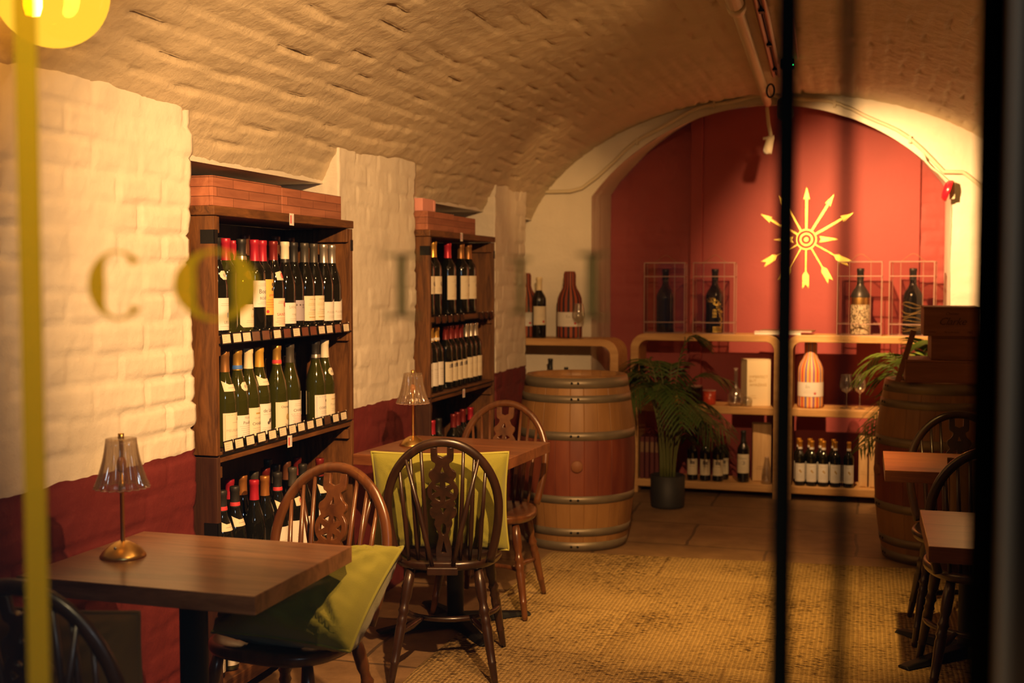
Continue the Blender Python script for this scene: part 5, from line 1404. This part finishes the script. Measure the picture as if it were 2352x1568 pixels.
M().lathe([(0, -.058), (.016, -.054), (.021, -.035), (.021, .05), (.016, .06), (0, .06)], 20, 0, Matrix.Translation((-.045, -.01, .0))).build('bulb', pm('white hot bulb', (1, .9, .6), .4, emit=((1, .74, .36), 140)), pl)
M().lathe([(0, .12), (.03, .12), (.03, .155), (.006, .16), (.006, .3), (0, .3)], 20).build('lamp_holder', m_brass, pl)
pdl = bpy.data.lights.new('pendant_glow', 'POINT'); pdl.energy = 2.6; pdl.color = (1, .36, .06); pdl.shadow_soft_size = .02
po = bpy.data.objects.new('pendant_glow', pdl); COL.objects.link(po); po.location = (-1.745, 2.30, 2.05)

# ------------------------------------------------------------------ shop window in front of the camera's street position
win = thing('window_1', 'glass shop window with dark glazing bars', 'window', (0, 0, 0)); win['kind'] = 'structure'
struct(M().box(-1.55, .09, .962, .966, .35, 2.25).build('window_1', clear('window glass', (.985, .985, .98), .004, .01))).name = 'window_pane_1'
bpy.data.objects.remove(win)
tag(M().box(-.0685, -.0545, .945, .985, .35, 2.25).build('glazing_bar', m_barblack, None, None, None, .002), 'slim black upright glazing bar of the shop window', 'glazing bar')
rp = tag(M().tube([(-.010, .62, 0), (-.010, .62, 2.3)], .0036, 10).build('streak_rod', m_barblack), 'thin black upright rod added for a dark reflected streak outside the window', 'rod')  # added rod, stands in for a dark streak of reflected shade
wf = M().box(.083, .096, .93, 1.0, 0, 2.30)
struct(wf.build('trim_3', m_barblack))
struct(M().box(.096, .118, .90, .985, 0, 2.30).build('trim_4', m_blackwood))
struct(M().box(.118, .34, .86, .985, 0, 2.30).build('trim_5', m_bluegrey, bevel=.006))
m_gilt = clear('gilt lettering and flare tint', (.9, .6, .1), .02, .3, (.60, .46, .012), .66)
gs = tag(M().box(-.795, -.769, .9672, .9682, .35, 2.25).build('flare_stripe', m_gilt), 'upright gilt stripe put in for a reflection flare on the window glass', 'flare stripe')  # added strip imitating a reflection flare, coloured like the gilt letters
wl = thing('window_lettering', 'gilt serif letters painted across the shop window glass', 'lettering', (0, .9672, 1.444))
def cletter(cx, H, W, th, gap):
    n = 40; mb = M(); o = []; i = []
    a0, a1 = (R(gap), R(360 - gap)) if gap else (0, 2 * PI)
    for k in range(n + (1 if gap else 0)):
        a = a0 + (a1 - a0) * k / n
        t_ = .10 * th + th * abs(math.cos(a)) ** 1.3
        o.append((cx + W / 2 * math.cos(a), H / 2 * math.sin(a))); i.append((cx + (W / 2 - t_) * math.cos(a), (H / 2 - .1 * th - .25 * t_) * math.sin(a)))
    mb.ring(o, i, 0, .0006, closed=not gap)
    return mb
cletter(-.683, .066, .066, .017, 42).build('letter', m_gilt, wl)
cletter(-.578, .066, .088, .022, 0).build('letter', m_gilt, wl)
def iletter(cx, H, w, sw):
    mb = M(); mb.box(cx - w / 2, cx + w / 2, 0, .0006, -H / 2, H / 2)
    for z in (-H / 2, H / 2 - .003): mb.box(cx - sw / 2, cx + sw / 2, 0, .0006, z, z + .003)
    return mb
m_letdark = pm('unlit gilt paint', (.07, .052, .018), .9, 0, 0)  # darker copy of the gilt, the lack of light put into its colour
iletter(-.392, .056, .0085, .036).build('letter', m_letdark, wl)
iletter(-.283, .048, .005, .020).build('letter', m_letdark, wl)
iletter(-.220, .056, .0085, .026).build('letter', m_letdark, wl)
